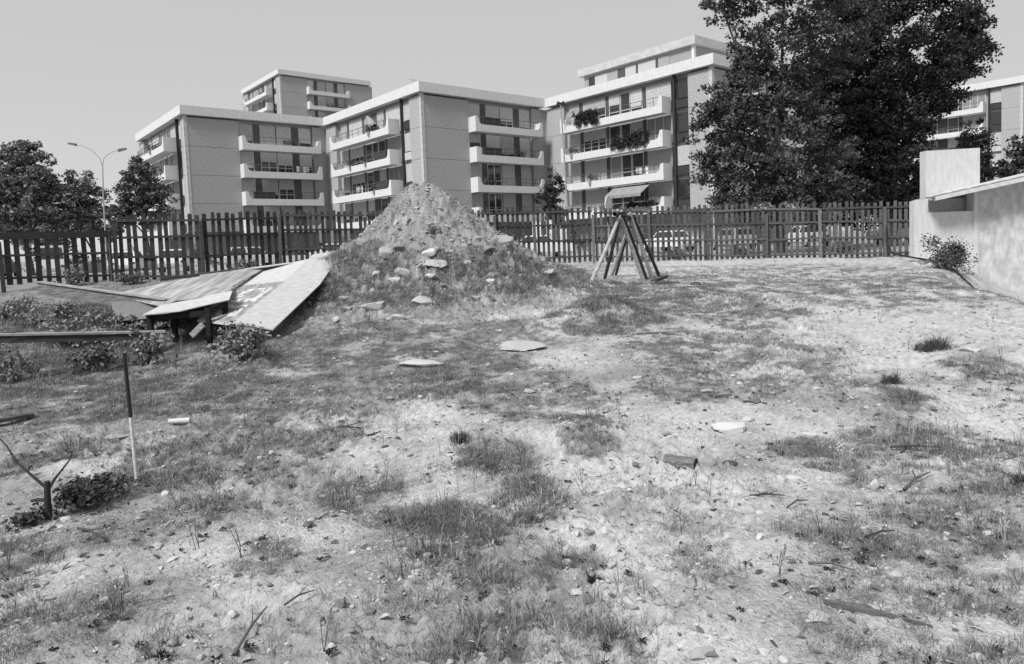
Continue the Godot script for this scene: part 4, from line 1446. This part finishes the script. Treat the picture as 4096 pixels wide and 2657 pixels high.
var rock_labels := ["bright slab sticking out of the heap's middle, upper of a pair", "wide flat pale slab in the heap's middle, lower of the pair", "angular white stone on the heap left of the slab pair", "large pale stone at the heap's front foot, left side", "rectangular pale block at the heap's front foot, centre", "grey stone high on the heap's left side", "big broken chunk on the heap's right shoulder", "small stone right of the slab pair on the heap", "small stone above the slab pair on the heap", "pale stone at the heap's lower left edge", "pale stone near the bright plywood sheet's lower corner", "small pale stone right of the rectangular block", "pale stone just below the rectangular block", "tiny pale stone on the heap's right half", "upright chip on the heap's right lower slope", "small stone beside the plywood sheet on the heap", "lowest pale stone left of the heap's foot", "small stone beside the large pale stone at the heap's foot", "small white stone at the heap's right foot", "dark hollow-looking lump near the heap's top left", "long flat white slab lying in the grass below the heap", "long pale slab half buried beside the hummock", "large white angular slab on the right-hand ground", "smaller white stone touching the large angular slab", "flat grey stone beside the wooden block", "round pale boulder at the bottom edge", "low pale hump of stone in the middle ground", "white oval stone near the dead black tuft", "pale lump below the white oval stone", "rounder of two white stones side by side", "angular one of two white stones side by side", "white chip under the tall grass patch", "upright white stone among weeds on the right", "round pale stone above the bare patch on the right", "long flat white stone above the splintered plank", "small pale stone in the sparse grass, lower right", "pale stone left of the forked twig", "flat pale stone beside the sparse grass", "upright white stone at the survey pole's foot", "brick-shaped stone left of the survey pole", "pale stone touching the survey pole's white half", "small pale stone between the white tube and survey pole", "small stone on the grassy slope right of the survey pole", "pale stone above the dead twiggy tuft", "pale stone in rough grass above the middle ground", "thin curled chip on cloddy earth left of the twiggy tuft", "dark thin chip in the near ground, left of centre", "dark charred lump behind the flat grey stone", "pale stone on the pebbly bank left of centre", "flat grey slab in the weedy middle right", "long pale slab near the right border", "round stone in the rubble at the right border", "lowest stone in the rubble at the right border", "tiny black stone in the near gravel", "flat white stone on the pale right-hand ground", "black lump on pale earth at the heap's right foot, right one", "black lump on pale earth at the heap's right foot, left one", "dark block on bare ground right of the pole frame", "dark flat chip above the large white slab, right one", "dark flat chip above the large white slab, left one", "small stone near the lower left corner", "pale stone among the weeds at the left border", "pale stone in the grass below the hummock", "pale stone in the thick grass of the middle ground"]
var rocks := [[-1.541,-12.630,0.301,0.45,0.80], [-1.435,-12.476,0.486,0.30,0.60], [-2.087,-12.085,0.258,0.75,0.80], [-2.285,-11.335,0.427,0.45,0.70], [-1.464,-11.412,0.401,0.45,0.60], [-2.356,-12.771,0.273,0.80,0.55], [-0.227,-13.662,0.515,0.50,0.50], [-1.180,-12.912,0.211,0.60,0.60], [-1.406,-12.823,0.161,0.60,0.50], [-2.580,-11.662,0.220,0.50,0.60], [-2.770,-11.384,0.200,0.50,0.60], [-0.612,-11.692,0.176,0.50,0.70], [-1.780,-10.727,0.243,0.50,0.70], [-0.823,-12.775,0.144,0.60,0.70], [-0.385,-12.314,0.155,0.80,0.70], [-2.927,-11.891,0.164,0.50,0.60], [-2.864,-10.996,0.152,0.60,0.70], [-1.977,-10.895,0.137,0.50,0.60], [-0.143,-11.487,0.115,0.80,0.70], [-2.067,-12.846,0.242,0.60,0.12], [-1.072,-7.979,0.521,0.16,0.75], [0.052,-8.659,0.598,0.20,0.60], [1.716,-5.522,0.250,0.50,0.80], [1.968,-5.719,0.108,0.60,0.75], [1.323,-4.806,0.151,0.40,0.40], [0.685,-2.577,0.097,0.65,0.55], [0.545,-5.964,0.232,0.30,0.70], [0.489,-3.049,0.065,0.70,0.80], [0.467,-2.890,0.062,0.90,0.70], [1.696,-4.334,0.082,0.80,0.70], [1.776,-4.360,0.082,0.70,0.72], [-0.065,-3.897,0.064,0.70,0.80], [2.182,-4.148,0.063,1.20,0.75], [1.103,-3.547,0.080,0.80,0.65], [1.217,-2.756,0.121,0.30,0.70], [1.199,-3.312,0.062,0.60,0.65], [1.256,-3.873,0.088,0.60,0.65], [1.081,-3.280,0.082,0.40,0.65], [-2.378,-4.509,0.068,1.10,0.70], [-3.254,-5.468,0.158,0.35,0.50], [-3.150,-5.480,0.090,0.70,0.60], [-3.232,-5.917,0.074,0.60,0.60], [-2.079,-5.038,0.089,0.60,0.60], [-0.157,-5.888,0.096,0.60,0.70], [0.156,-6.269,0.095,0.60,0.70], [-1.216,-5.479,0.103,0.40,0.50], [-0.687,-2.935,0.048,0.90,0.25], [1.519,-4.802,0.109,0.50,0.12], [-1.577,-6.008,0.113,0.70,0.60], [1.836,-6.556,0.140,0.30,0.50], [4.905,-7.308,0.211,0.35,0.70], [4.205,-6.175,0.116,0.70,0.60], [4.213,-5.857,0.125,0.60,0.60], [-0.096,-3.232,0.041,0.50,0.20], [2.316,-5.362,0.115,0.30,0.75], [-0.303,-11.598,0.102,0.50,0.10], [-0.518,-11.479,0.087,0.50,0.10], [3.783,-14.143,0.231,0.50,0.10], [2.181,-6.236,0.157,0.25,0.20], [1.950,-6.389,0.161,0.30,0.15], [-2.241,-3.157,0.056,0.50,0.60], [-5.881,-8.162,0.113,0.70,0.70], [1.249,-6.990,0.105,0.60,0.60], [0.131,-6.747,0.110,0.60,0.60]]

func build_plants() -> void:
	shrub("leafy_shrub", "bright-leaved shrub growing just in front of the boards", -3.42, -8.5, 0.36, 0.26, 1300, 0.06, 0.1, 0.3, 1)
	shrub("creeping_shrub", "low dark creeping shrub beside the survey pole", -2.82, -4.42, 0.26, 0.1, 1400, 0.035, 0.03, 0.09, 2)
	shrub("creeping_shrub", "dark weeds at the foot of the cut sapling", -3.0, -4.1, 0.13, 0.05, 400, 0.03, 0.03, 0.09, 3)
	shrub("leafy_shrub", "dark round weed below the timber beam", -5.2, -8.4, 0.34, 0.2, 900, 0.06, 0.07, 0.22, 4)
	shrub("leafy_shrub", "dark weed at the picture's left border below the beam", -6.0, -8.1, 0.4, 0.2, 900, 0.05, 0.07, 0.22, 5)
	shrub("leafy_shrub", "pale-leaved weed behind the top of the survey pole", -4.66, -8.6, 0.26, 0.2, 600, 0.07, 0.1, 0.3, 6)
	shrub("leafy_shrub", "climbing weed around the bench's outer leg", -5.55, -10.15, 0.16, 0.34, 400, 0.07, 0.08, 0.26, 7)
	shrub("leafy_shrub", "small-leaved bush against the shed's long wall", 10.5, -16.4, 0.5, 0.5, 2200, 0.06, 0.04, 0.13, 8)
	shrub("leafy_shrub", "thin straggling weed on the stained wall", 10.7, -13.8, 0.4, 0.5, 300, 0.06, 0.08, 0.2, 9)
	for i in 20:
		rng.seed = 300 + i
		var x := rng.randf_range(-10.5, -5.6)
		var z := rng.randf_range(-13.4, -10.0 + (-5.1 - x) * 0.3)
		z = minf(z, -10.45 + (-5.1 - x) * 0.378 - 0.55)
		shrub("pit_weed", "broad-leaved weed in the hollow behind the timber beam", x, z, rng.randf_range(0.25, 0.5), rng.randf_range(0.08, 0.2), 420, 0.06, 0.09, 0.32, 320 + i, "weeds in the hollow")
	for i in 9:
		rng.seed = 400 + i
		var x := rng.randf_range(-11.5, -6.5)
		shrub("fence_weed", "weed growing at the foot of the fence, left part", x, -17.9 + (x + 11.0) * -0.35 + 0.9, 0.3, rng.randf_range(0.15, 0.35), 350, 0.07, 0.09, 0.28, 420 + i, "weeds along the fence")
	tuft("round dark tussock of long grass on the right", 4.66, -7.6, 0.2, 0.24, 700, 0.04, 0.09, 21)
	tuft("small dark tussock below the round one", 3.62, -6.58, 0.1, 0.2, 260, 0.04, 0.1, 22)
	tuft("sprawling dark tussock with dry stems", 3.49, -6.06, 0.2, 0.12, 300, 0.04, 0.14, 23)
	tuft("dead black twiggy tuft in the middle of the ground", -0.46, -5.24, 0.09, 0.15, 200, 0.02, 0.07, 24, "dead_tuft")
	tuft("dead black tuft on pale earth near the viewer", 0.34, -3.16, 0.05, 0.09, 150, 0.015, 0.05, 25, "dead_tuft")
	tuft("dark leafy clump at the bottom of the picture", -1.48, -2.66, 0.06, 0.07, 130, 0.02, 0.07, 26)
	tuft("dark spiky tuft at the right border", 3.08, -4.12, 0.06, 0.16, 120, 0.03, 0.08, 27)
	tuft("dark tuft high on the heap's near slope", -1.46, -13.3, 0.16, 0.22, 350, 0.04, 0.1, 28)
	tuft("long dark grass on the crest of the small hummock", 1.6, -10.35, 0.28, 0.14, 420, 0.04, 0.11, 29)
	tuft("lighter grass on the hummock's near side", 1.15, -10.05, 0.3, 0.1, 420, 0.06, 0.14, 35)
	tuft("dark grass under the pole frame's right foot", 3.2, -14.6, 0.4, 0.18, 600, 0.04, 0.1, 30)
	tuft("grass clump on the heap's right shoulder", 0.1, -12.8, 0.4, 0.16, 500, 0.06, 0.14, 32)
	tuft("grass growing under the pole frame", 2.3, -14.6, 0.6, 0.14, 600, 0.05, 0.12, 36)
	tuft("grass clump low on the heap's left flank", -3.3, -12.1, 0.4, 0.2, 800, 0.05, 0.12, 33)

func build_trees() -> void:
	tree("tall loose-leaved tree in front of the nearest block, pale leaves", Vector3(13.0, 0.6, -33), [[10.52, 6.62, -33.0, 1.97, 1.87], [9.72, 7.66, -33.0, 1.24, 1.04], [13.39, 5.90, -33.0, 3.11, 2.69], [12.40, 8.96, -33.0, 1.66, 2.28], [14.06, 11.10, -33.0, 3.52, 2.69], [10.43, 12.23, -33.0, 1.04, 0.83], [11.51, 4.14, -33.0, 1.87, 1.24], [14.80, 4.01, -33.0, 2.49, 1.24], [9.87, 4.61, -33.0, 1.04, 1.24], [13.5, 14.5, -33.2, 3.0, 2.2], [12.2, 2.9, -32.6, 1.6, 1.0], [14.6, 2.8, -32.6, 2.0, 1.0], [10.6, 3.2, -32.8, 1.0, 0.8]], 0.22, 0.5, 15.0, 80, 0.17, 0.04, 0.11, 501)
	tree("massive dark dense tree to the right of the loose-leaved one", Vector3(21.0, 0.6, -38), [[21.60, 11.45, -39.0, 5.0, 4.60], [21.0, 6.47, -39.0, 3.3, 3.4], [25.3, 11.9, -39.0, 1.5, 2.2], [23.7, 9.3, -39.0, 1.7, 1.9], [19.93, 4.36, -39.0, 3.18, 1.71], [22.36, 4.26, -39.0, 1.47, 1.47], [19.47, 8.46, -39.0, 2.94, 3.67], [21.5, 16.0, -39.0, 4.0, 3.0], [20.4, 2.9, -38.4, 2.6, 1.3], [22.4, 3.0, -38.6, 1.7, 1.4]], 0.34, 0.6, 17.0, 84, 0.19, 0.025, 0.06, 502)
	tree("large tree at the left border beyond the low fence", Vector3(-33.6, 0.6, -48), [[-34.07, 6.93, -48.0, 2.41, 2.86], [-34.84, 4.88, -48.0, 1.81, 2.11], [-32.67, 5.69, -48.0, 2.11, 2.41], [-33.32, 8.68, -48.0, 1.51, 1.21], [-36.0, 7.2, -48.0, 2.0, 2.4]], 0.2, 0.5, 15.0, 50, 0.25, 0.1, 0.22, 503)
	tree("middle-sized tree left of the street lamp", Vector3(-30.4, 0.6, -50), [[-31.0, 6.3, -50.0, 1.63, 1.96], [-30.1, 5.3, -50.0, 1.47, 1.96], [-31.6, 4.4, -50.0, 1.96, 1.31], [-29.4, 4.2, -50.0, 1.2, 1.4]], 0.16, 0.45, 15.0, 50, 0.25, 0.1, 0.22, 504)
	tree("tree between the street lamp and the far-left block", Vector3(-29.4, 0.6, -56), [[-30.0, 7.3, -56.0, 1.64, 2.3], [-29.1, 8.8, -56.0, 1.09, 0.91], [-30.3, 5.4, -56.0, 1.7, 1.6], [-28.6, 6.0, -56.0, 1.6, 2.0], [-31.6, 5.2, -56.0, 1.0, 1.3]], 0.16, 0.45, 15.0, 50, 0.25, 0.07, 0.16, 505)
	tree("small dark tree in the corner between two blocks", Vector3(3.9, 0.6, -62), [[4.12, 6.27, -62.0, 1.09, 2.14], [3.58, 5.13, -62.0, 1.36, 1.17], [4.3, 3.6, -62.0, 1.3, 1.2]], 0.1, 0.4, 18.0, 44, 0.2, 0.03, 0.07, 506)
	tree("dark tree behind the shed roof, by the far-right block", Vector3(32.0, 0.6, -45), [[30.4, 6.69, -45.0, 0.95, 1.9], [32.55, 4.97, -45.0, 1.6, 1.5], [29.6, 4.6, -45.0, 1.6, 1.6], [33.6, 6.2, -45.0, 0.8, 1.4]], 0.12, 0.45, 18.0, 46, 0.22, 0.03, 0.075, 507)
	tree("bushy tree far left behind the low fence", Vector3(-38, 0.6, -54), [[-38.0, 5.5, -54.0, 2.6, 2.6], [-36.2, 3.6, -54.0, 2.2, 1.8], [-40, 6.5, -54, 2.5, 3]], 0.16, 0.5, 15.0, 50, 0.25, 0.1, 0.22, 508)
	for e in [[6.4, 0.95, 0.55, 520, "dark hedge plant on the nearest block's lowest balcony, near end"], [8.6, 0.95, 0.6, 519, "dark hedge plant under the awning of the nearest block"], [11.6, 0.7, 0.6, 521, "pale flowering bush on the nearest block's lowest balcony"]]:
		var q := nearest_block.transform * Vector3(-0.9, 4.14 - STREET, -e[0])
		shrub("balcony_bush", e[4], q.x, q.z, e[1], e[2], 1300, 0.14, 0.1 if e[3] == 521 else 0.03, 0.3 if e[3] == 521 else 0.08, e[3], "", q.y)
	for e in [[-3.0, -27.4, 522], [1.0, -27.6, 523], [6.6, -27.5, 524], [9.2, -27.3, 525], [-9.0, -27.0, 526], [13.0, -27.0, 527]]:
		shrub("roadside_shrub", "low roadside shrub seen between the pickets", e[0], e[1], 0.7, 0.35, 700, 0.1, 0.05, 0.14, e[2], "shrubs along the street", 0.6)
	# bushes in the gardens beyond the street, one after another
	rng.seed = 610
	for i in 22:
		var x := -40.0 + i * 2.5 + rng.randf_range(-0.8, 0.8)
		shrub("front_garden_bush", "rounded garden bush beyond the street, under the blocks", x, -54.2 + rng.randf_range(-0.6, 0.6), rng.randf_range(0.9, 1.5), rng.randf_range(0.6, 1.2), 900, 0.17, 0.05, 0.16, 620 + i, "garden bushes beyond the street", 0.6)
	# flowers and vines on the nearest block's balconies
	var b := nearest_block.transform
	for e in [[13.8, 13.9, 540, "trailing plants over the top balcony's far end on the nearest block", 1.8, 0.5], [8.2, 10.9, 541, "thick trailing vine over the middle balcony of the nearest block", 2.2, 0.65]]:
		var p := b * Vector3(-1.35, e[1] - STREET, -e[0])
		rng.seed = e[2]
		var t := thing("balcony_vine", e[3], "vine", p, TURN)
		var st := new_st()
		for k in 60:
			leaf_quads(st, Vector3(rng.randf_range(-0.25, 0.15), rng.randf_range(-0.7, 0.55), rng.randf_range(-1.0, 1.0) * e[4]), Vector3(0.25, e[5] * 0.7, 0.35), 40, 0.18, 0.02, 0.06)
		part("foliage", st, leaf_mat(), t)
		st = new_st()
		bx(st, Vector3(0.0, -0.55, -e[4]), Vector3(0.22, -0.2, e[4]))
		part("planter", st, mat(0.2, 0.9), t)

var nearest_block: Node3D

func build_street() -> void:
	# street lamp with two arms
	var t := thing("street_lamp", "tall two-armed street lamp among the trees", "street lamp", Vector3(-26.5, 0.6, -45))
	var o := t.position
	var st := new_st()
	tube(st, [Vector3(0, 0, 0), Vector3(0.1, 5, 0), Vector3(-26.3, 7.6, -45) - o], [0.055, 0.045, 0.03], 8)
	part("pole", st, mat(0.3, 0.5), t)
	for e in [[[-26.3, 7.6], [-26.45, 8.1], [-26.88, 8.62], [-27.5, 8.95], [-27.9, 9.04]], [[-26.3, 7.6], [-26.2, 8.05], [-25.9, 8.35], [-25.5, 8.52], [-25.2, 8.58]]]:
		st = new_st()
		var pts := []
		for p in e:
			pts.append(Vector3(p[0], p[1], -45) - o)
		tube(st, pts, [0.026, 0.024, 0.022, 0.02, 0.018], 7)
		var arm := part("arm", st, mat(0.3, 0.5), t)
		st = new_st()
		var d: Vector3 = (pts[4] - pts[3]).normalized()
		hexa(st, [pts[4] + Vector3(0, -0.09, -0.09), pts[4] + Vector3(0, -0.09, 0.09), pts[4] + d * 0.55 + Vector3(0, -0.07, 0.07), pts[4] + d * 0.55 + Vector3(0, -0.07, -0.07), pts[4] + Vector3(0, 0.08, -0.07), pts[4] + Vector3(0, 0.08, 0.07), pts[4] + d * 0.5 + Vector3(0, 0.05, 0.05), pts[4] + d * 0.5 + Vector3(0, 0.05, -0.05)])
		part("lamp_head", st, mat(0.1, 0.5), arm)
	# mast in front of the corner of two blocks
	t = thing("mast", "slim mast with a dark head in front of the nearest block", "mast", Vector3(4.5, 0.6, -52))
	o = t.position
	st = new_st()
	tube(st, [Vector3(0, 0, 0), Vector3(4.43, 3.5, -52) - o, Vector3(4.17, 11.8, -52) - o], [0.09, 0.08, 0.045], 8)
	part("pole", st, mat(0.28, 0.5), t)
	st = new_st()
	for s in [-1, 1]:
		tube(st, [Vector3(4.16, 11.85, -52) - o, Vector3(4.16 + s * 0.22, 11.95, -52) - o, Vector3(4.16 + s * 0.24, 11.75, -52) - o], [0.09, 0.12, 0.1], 8)
	part("head", st, mat(0.05, 0.6), t)
	st = new_st()
	tube(st, [Vector3(4.39, 9.9, -51.9) - o, Vector3(4.5, 10.6, -51.9) - o, Vector3(4.62, 10.95, -51.9) - o, Vector3(4.9, 11.2, -51.9) - o], [0.05, 0.045, 0.04, 0.05], 7)
	part("bracket", st, mat(0.45, 0.5), t)
	# road sign behind the fence
	t = thing("road_sign", "round white road sign seen almost edge-on over the fence", "sign", Vector3(3.57, 0.6, -25), 1.05)
	st = new_st()
	tube(st, [Vector3(0, -0.1, 0), Vector3(0, 2.5, 0)], [0.03, 0.03], 8)
	part("pole", st, mat(0.5, 0.5), t)
	var disc := CylinderMesh.new()
	disc.top_radius = 0.34
	disc.bottom_radius = 0.34
	disc.height = 0.03
	disc.radial_segments = 28
	part_mesh("disc", disc, mat(0.7, 0.6, tex_stain, 1.0), t, Transform3D(Basis(Vector3.RIGHT, PI / 2), Vector3(0, 2.22, 0.05)))
	st = new_st()
	extrude(st, PackedVector2Array([Vector2(-0.3, 1.83), Vector2(0, 1.5), Vector2(0.3, 1.83)]), 0.03, 0.06)
	part("lower_plate", st, mat(0.05, 0.6), t)
	st = new_st()
	bx(st, Vector3(-0.26, 1.25, 0.03), Vector3(0.26, 1.48, 0.06))
	part("small_plate", st, mat(0.6, 0.6), t)
	# cars
	car("white hatchback seen from behind, in the gap right of the pale posts", Vector3(19.8, 0.6, -46), PI / 2 + 0.15, 0.62, 1)
	car("pale saloon parked just left of the shed", Vector3(24.6, 0.6, -43), 0.15, 0.55, 0)
	car("white saloon behind the pole frame's right legs", Vector3(10.4, 0.6, -45), PI / 2 + 0.5, 0.66, 0)
	car("grey hatchback between the pole frame and the pale posts", Vector3(14.6, 0.6, -45), PI / 2 + 0.2, 0.3, 1)
	car("pale hatchback left of the heap", Vector3(-16.6, 0.6, -44), 0.5, 0.5, 1)
	car("white saloon second from the fence's taller end post", Vector3(-20.6, 0.6, -42), PI / 2 + 0.4, 0.66, 0)
	car("white hatchback beside the fence's taller end post", Vector3(-23.4, 0.6, -42), PI / 2 + 0.3, 0.64, 1)
	car("white van behind the low fence", Vector3(-26.8, 0.6, -40), PI / 2 + 0.6, 0.64, 2)
	car("dark car at the left border behind the low fence", Vector3(-30.0, 0.6, -40), PI / 2 + 0.4, 0.1, 0)
	car("pale saloon partly hidden by the heap's left slope", Vector3(-11.0, 0.6, -44), 0.3, 0.6, 0)
	car("white saloon seen below the rails right of the heap", Vector3(1.8, 0.6, -42), 0.1, 0.66, 0)
	# garden wall of the blocks
	st = new_st()
	bx(st, Vector3(-70, 0.4, -53.0), Vector3(14, 1.3, -53.3))
	one("garden_wall", st, mat(0.5, 0.9, tex_stain, 0.3), "low pale garden wall along the far side of the street", "wall")

func _ready() -> void:
	# ---- camera, sky, sun, exposure
	var cam := Camera3D.new()
	cam.name = "camera"
	var near := 0.1
	cam.projection = Camera3D.PROJECTION_FRUSTUM
	cam.set_frustum(664.0 / 685.0 * near, Vector2(0, -45.9 / 685.0 * near), near, 2500.0)
	add_child(cam)
	cam.transform = Transform3D(Basis(Vector3.RIGHT, deg_to_rad(-3.6)) * Basis(Vector3.BACK, deg_to_rad(-2.2)), Vector3(0, 1.6, 0))
	cam.current = true
	var env := Environment.new()
	env.background_mode = Environment.BG_SKY
	var sky_m := ProceduralSkyMaterial.new()
	sky_m.sky_top_color = Color(0.63, 0.63, 0.63)
	sky_m.sky_horizon_color = Color(0.71, 0.71, 0.71)
	sky_m.sky_curve = 0.12
	sky_m.ground_bottom_color = Color(0.4, 0.4, 0.4)
	sky_m.ground_horizon_color = Color(0.6, 0.6, 0.6)
	sky_m.sun_angle_max = 1.0
	var sky := Sky.new()
	sky.sky_material = sky_m
	env.sky = sky
	env.tonemap_mode = Environment.TONE_MAPPER_LINEAR
	env.tonemap_exposure = 1.56
	env.sdfgi_enabled = true
	env.ssao_enabled = true
	env.ssil_enabled = true
	var we := WorldEnvironment.new()
	we.name = "environment"
	we.environment = env
	add_child(we)
	var sun := DirectionalLight3D.new()
	sun.name = "sun"
	sun.light_energy = 0.88
	sun.light_angular_distance = 14.0
	sun.light_color = Color(1, 1, 1)
	sun.shadow_enabled = true
	add_child(sun)
	var az := deg_to_rad(-141.0)
	var el := deg_to_rad(48.0)
	var to_sun := Vector3(sin(az) * cos(el), sin(el), -cos(az) * cos(el))
	sun.look_at_from_position(to_sun * 50.0, Vector3.ZERO)

	make_textures()
	tex_grain = ImageTexture.create_from_image(noise_image(FastNoiseLite.TYPE_SIMPLEX, 0.03, 5, 0.82, 1.0, 13, 512, Vector2i(2, 1)))
	tex_streak = ImageTexture.create_from_image(noise_image(FastNoiseLite.TYPE_SIMPLEX, 0.02, 4, 0.6, 1.0, 15, 512, Vector2i(1, 8)))
	tex_plaster = ImageTexture.create_from_image(noise_image(FastNoiseLite.TYPE_SIMPLEX, 0.03, 6, 0.76, 1.0, 19, 512, Vector2i(1, 2)))
	tex_drip = ImageTexture.create_from_image(noise_image(FastNoiseLite.TYPE_SIMPLEX, 0.04, 5, 0.91, 1.0, 27, 512, Vector2i(1, 4)))
	tex_brick = ImageTexture.create_from_image(noise_image(FastNoiseLite.TYPE_SIMPLEX, 0.09, 4, 0.68, 1.0, 23))
	build_ground()
	site_blocks.append(block("apartment block at far left with three stacked balcony rows", Vector3(-33.46, 0, -72.2), 15.65, 21.0, 16.2, [13.2, 10.2, 7.2, 4.2], 1.4, 61))
	site_blocks.append(block("apartment block in the middle, behind the heap", Vector3(-7.98, 0, -66.0), 16.07, 21.05, 16.2, [13.2, 10.2, 7.2, 4.2], 2.15, 62))
	nearest_block = block("nearest apartment block with a set-back top storey, beside the big trees", Vector3(17.91, 0, -59.98), 24.0, 21.17, 16.2, [13.2, 10.2, 7.2, 4.2], 2.5, 63)
	site_blocks.append(nearest_block)
	penthouse(nearest_block, 16.2)
	var st := new_st()
	var aw := PackedVector2Array([Vector2(1.35, 3.9 + 2.6), Vector2(1.35, 3.9 + 2.55), Vector2(2.6, 5.65), Vector2(2.65, 5.45), Vector2(2.68, 5.45), Vector2(2.66, 5.7)])
	extrude(st, aw, 6.0, 10.4, Transform3D(Basis(Vector3(-1, 0, 0), Vector3(0, 1, 0), Vector3(0, 0, -1)), Vector3(0, -STREET, 0)))
	part("awning", st, mat(0.42, 0.8, tex_streak, 0.8), nearest_block)
	block("distant tower block rising behind the far-left block", Vector3(-44.44, 0, -138.0), 20.4, 21.5, 36.67, [33.67, 30.67, 27.67, 24.67], 2.15, 64, 1.0)
	block("apartment block at the right border behind the shed", Vector3(71.62, 0, -96.0), 20.0, 21.0, 21.0, [18.0, 15.0, 12.0, 9.0], 2.5, 65, 1.0)
	balcony_goods()
	build_street()
	build_trees()
	build_fence()
	build_shed()
	build_boards()
	build_site_things()
	build_plants()
	build_grass()
	build_litter()

var tex_grain: ImageTexture
var tex_streak: ImageTexture
var tex_plaster: ImageTexture
var tex_brick: ImageTexture

# washing, pots and chairs that people keep on their balconies
func balcony_goods() -> void:
	rng.seed = 700
	var n := 0
	var spots := [
		[0, 0, 0, 10.9, "potted plants on the far-left block's top balcony, by the glazed door"], [0, 0, 2, 7.6, "leafy pots on the far-left block's lowest balcony"], [0, 1, 0, 9.0, "pots along the far-left block's side balcony, top row"],
		[1, 1, 0, 8.0, "plants on the middle block's top side balcony"], [1, 1, 1, 9.0, "plants on the middle block's second side balcony"], [1, 1, 1, 12.5, "small pots at the far end of the middle block's second side balcony"], [1, 0, 1, 11.5, "plants on the middle block's second front balcony"], [1, 0, 2, 7.3, "dark bush on the middle block's third front balcony"], [1, 1, 2, 7.5, "flower boxes on the middle block's third side balcony"],
		[2, 1, 2, 13.5, "low pots on the nearest block's third balcony"], [2, 1, 1, 16.0, "small plants at the far end of the nearest block's middle balcony"]]
	for e in spots:
		var b: Node3D = site_blocks[e[0]]
		var f: float = [13.2, 10.2, 7.2][e[2]]
		var p := Vector3(e[3], f - STREET - 0.06, 0.8) if e[1] == 0 else Vector3(-0.9, f - STREET - 0.06, -e[3])
		var t := thing("balcony_plant", e[4], "potted plant", b.transform * p, TURN)
		var st := new_st()
		for k in 3:
			tube(st, [Vector3(k * 0.5 - 0.5, 0, 0), Vector3(k * 0.5 - 0.5, 0.35, 0)], [0.12, 0.17], 8)
		part("pot", st, mat(0.3, 0.9), t)
		st = new_st()
		rng.seed = 710 + n
		for k in 3:
			leaf_quads(st, Vector3(k * 0.5 - 0.5, 0.75, 0), Vector3(0.35, 0.4, 0.35), 90, 0.14, 0.03, 0.12)
		part("foliage", st, leaf_mat(), t)
		n += 1
	var wash := [[1, 0, 1, 6.7, "white washing hung on the middle block's second front balcony"], [0, 0, 1, 12.2, "washing on the far-left block's second front balcony"], [1, 1, 2, 11.0, "cloths drying on the middle block's third side balcony"], [2, 1, 2, 7.0, "washing on the nearest block's third balcony"]]
	for e in wash:
		var b: Node3D = site_blocks[e[0]]
		var f: float = [13.2, 10.2, 7.2][e[2]]
		var p := Vector3(e[3], f - STREET + 0.2, 1.05) if e[1] == 0 else Vector3(-1.15, f - STREET + 0.2, -e[3])
		var t := thing("washing", e[4], "washing", b.transform * p, TURN + (0.0 if e[1] == 0 else PI / 2))
		var st := new_st()
		bar(st, Vector3(-0.8, 0.86, 0), Vector3(0.8, 0.86, 0), 0.01, 0.01)
		part("line", st, mat(0.3, 0.8), t)
		for k in 4:
			st = new_st()
			var x0 := -0.75 + k * 0.38
			var low := rng.randf_range(0.05, 0.4)
			hexa(st, [Vector3(x0, low, -0.01), Vector3(x0 + 0.32, low + 0.03, 0.01), Vector3(x0 + 0.32, low + 0.03, 0.025), Vector3(x0, low, 0.005), Vector3(x0, 0.86, -0.012), Vector3(x0 + 0.32, 0.86, -0.012), Vector3(x0 + 0.32, 0.86, 0.012), Vector3(x0, 0.86, 0.012)])
			part("cloth", st, mat([0.66, 0.2, 0.6, 0.45][k], 0.95), t)
	# closed parasol leaning on the middle block's top side balcony
	var u := thing("parasol", "pale half-folded parasol on the middle block's top side balcony", "parasol", site_blocks[1].transform * Vector3(-0.9, 13.2 - STREET - 0.06, -9.4), TURN)
	var s2 := new_st()
	tube(s2, [Vector3.ZERO, Vector3(0.1, 2.2, 0.1)], [0.02, 0.02], 6)
	part("pole", s2, mat(0.4, 0.6), u)
	s2 = new_st()
	tube(s2, [Vector3(0.5, 1.1, 0.7), Vector3(0.3, 1.7, 0.4), Vector3(0.1, 2.3, 0.1)], [0.5, 0.4, 0.04], 9, 0.15)
	part("canopy", s2, mat(0.5, 0.9, tex_soft, 1.0), u)
	# aerials on the roofs
	for e in [[1, 3.0, -6.0, "thin aerial on the middle block's roof"], [0, 8.0, -5.0, "thin aerial on the far-left block's roof"]]:
		var t := thing("roof_aerial", e[3], "aerial", site_blocks[e[0]].transform * Vector3(e[1], 17.12 - STREET, e[2]), TURN)
		var st := new_st()
		tube(st, [Vector3.ZERO, Vector3(0, 1.9, 0)], [0.02, 0.015], 5)
		part("mast", st, mat(0.25, 0.5), t)
		st = new_st()
		bar(st, Vector3(-0.5, 1.8, 0), Vector3(0.5, 1.8, 0), 0.02, 0.02)
		for k in 5:
			bar(st, Vector3(-0.45 + k * 0.22, 1.8, -0.25), Vector3(-0.45 + k * 0.22, 1.8, 0.25), 0.012, 0.012)
		part("rods", st, mat(0.25, 0.5), t)

var site_blocks := []
var tex_drip: ImageTexture
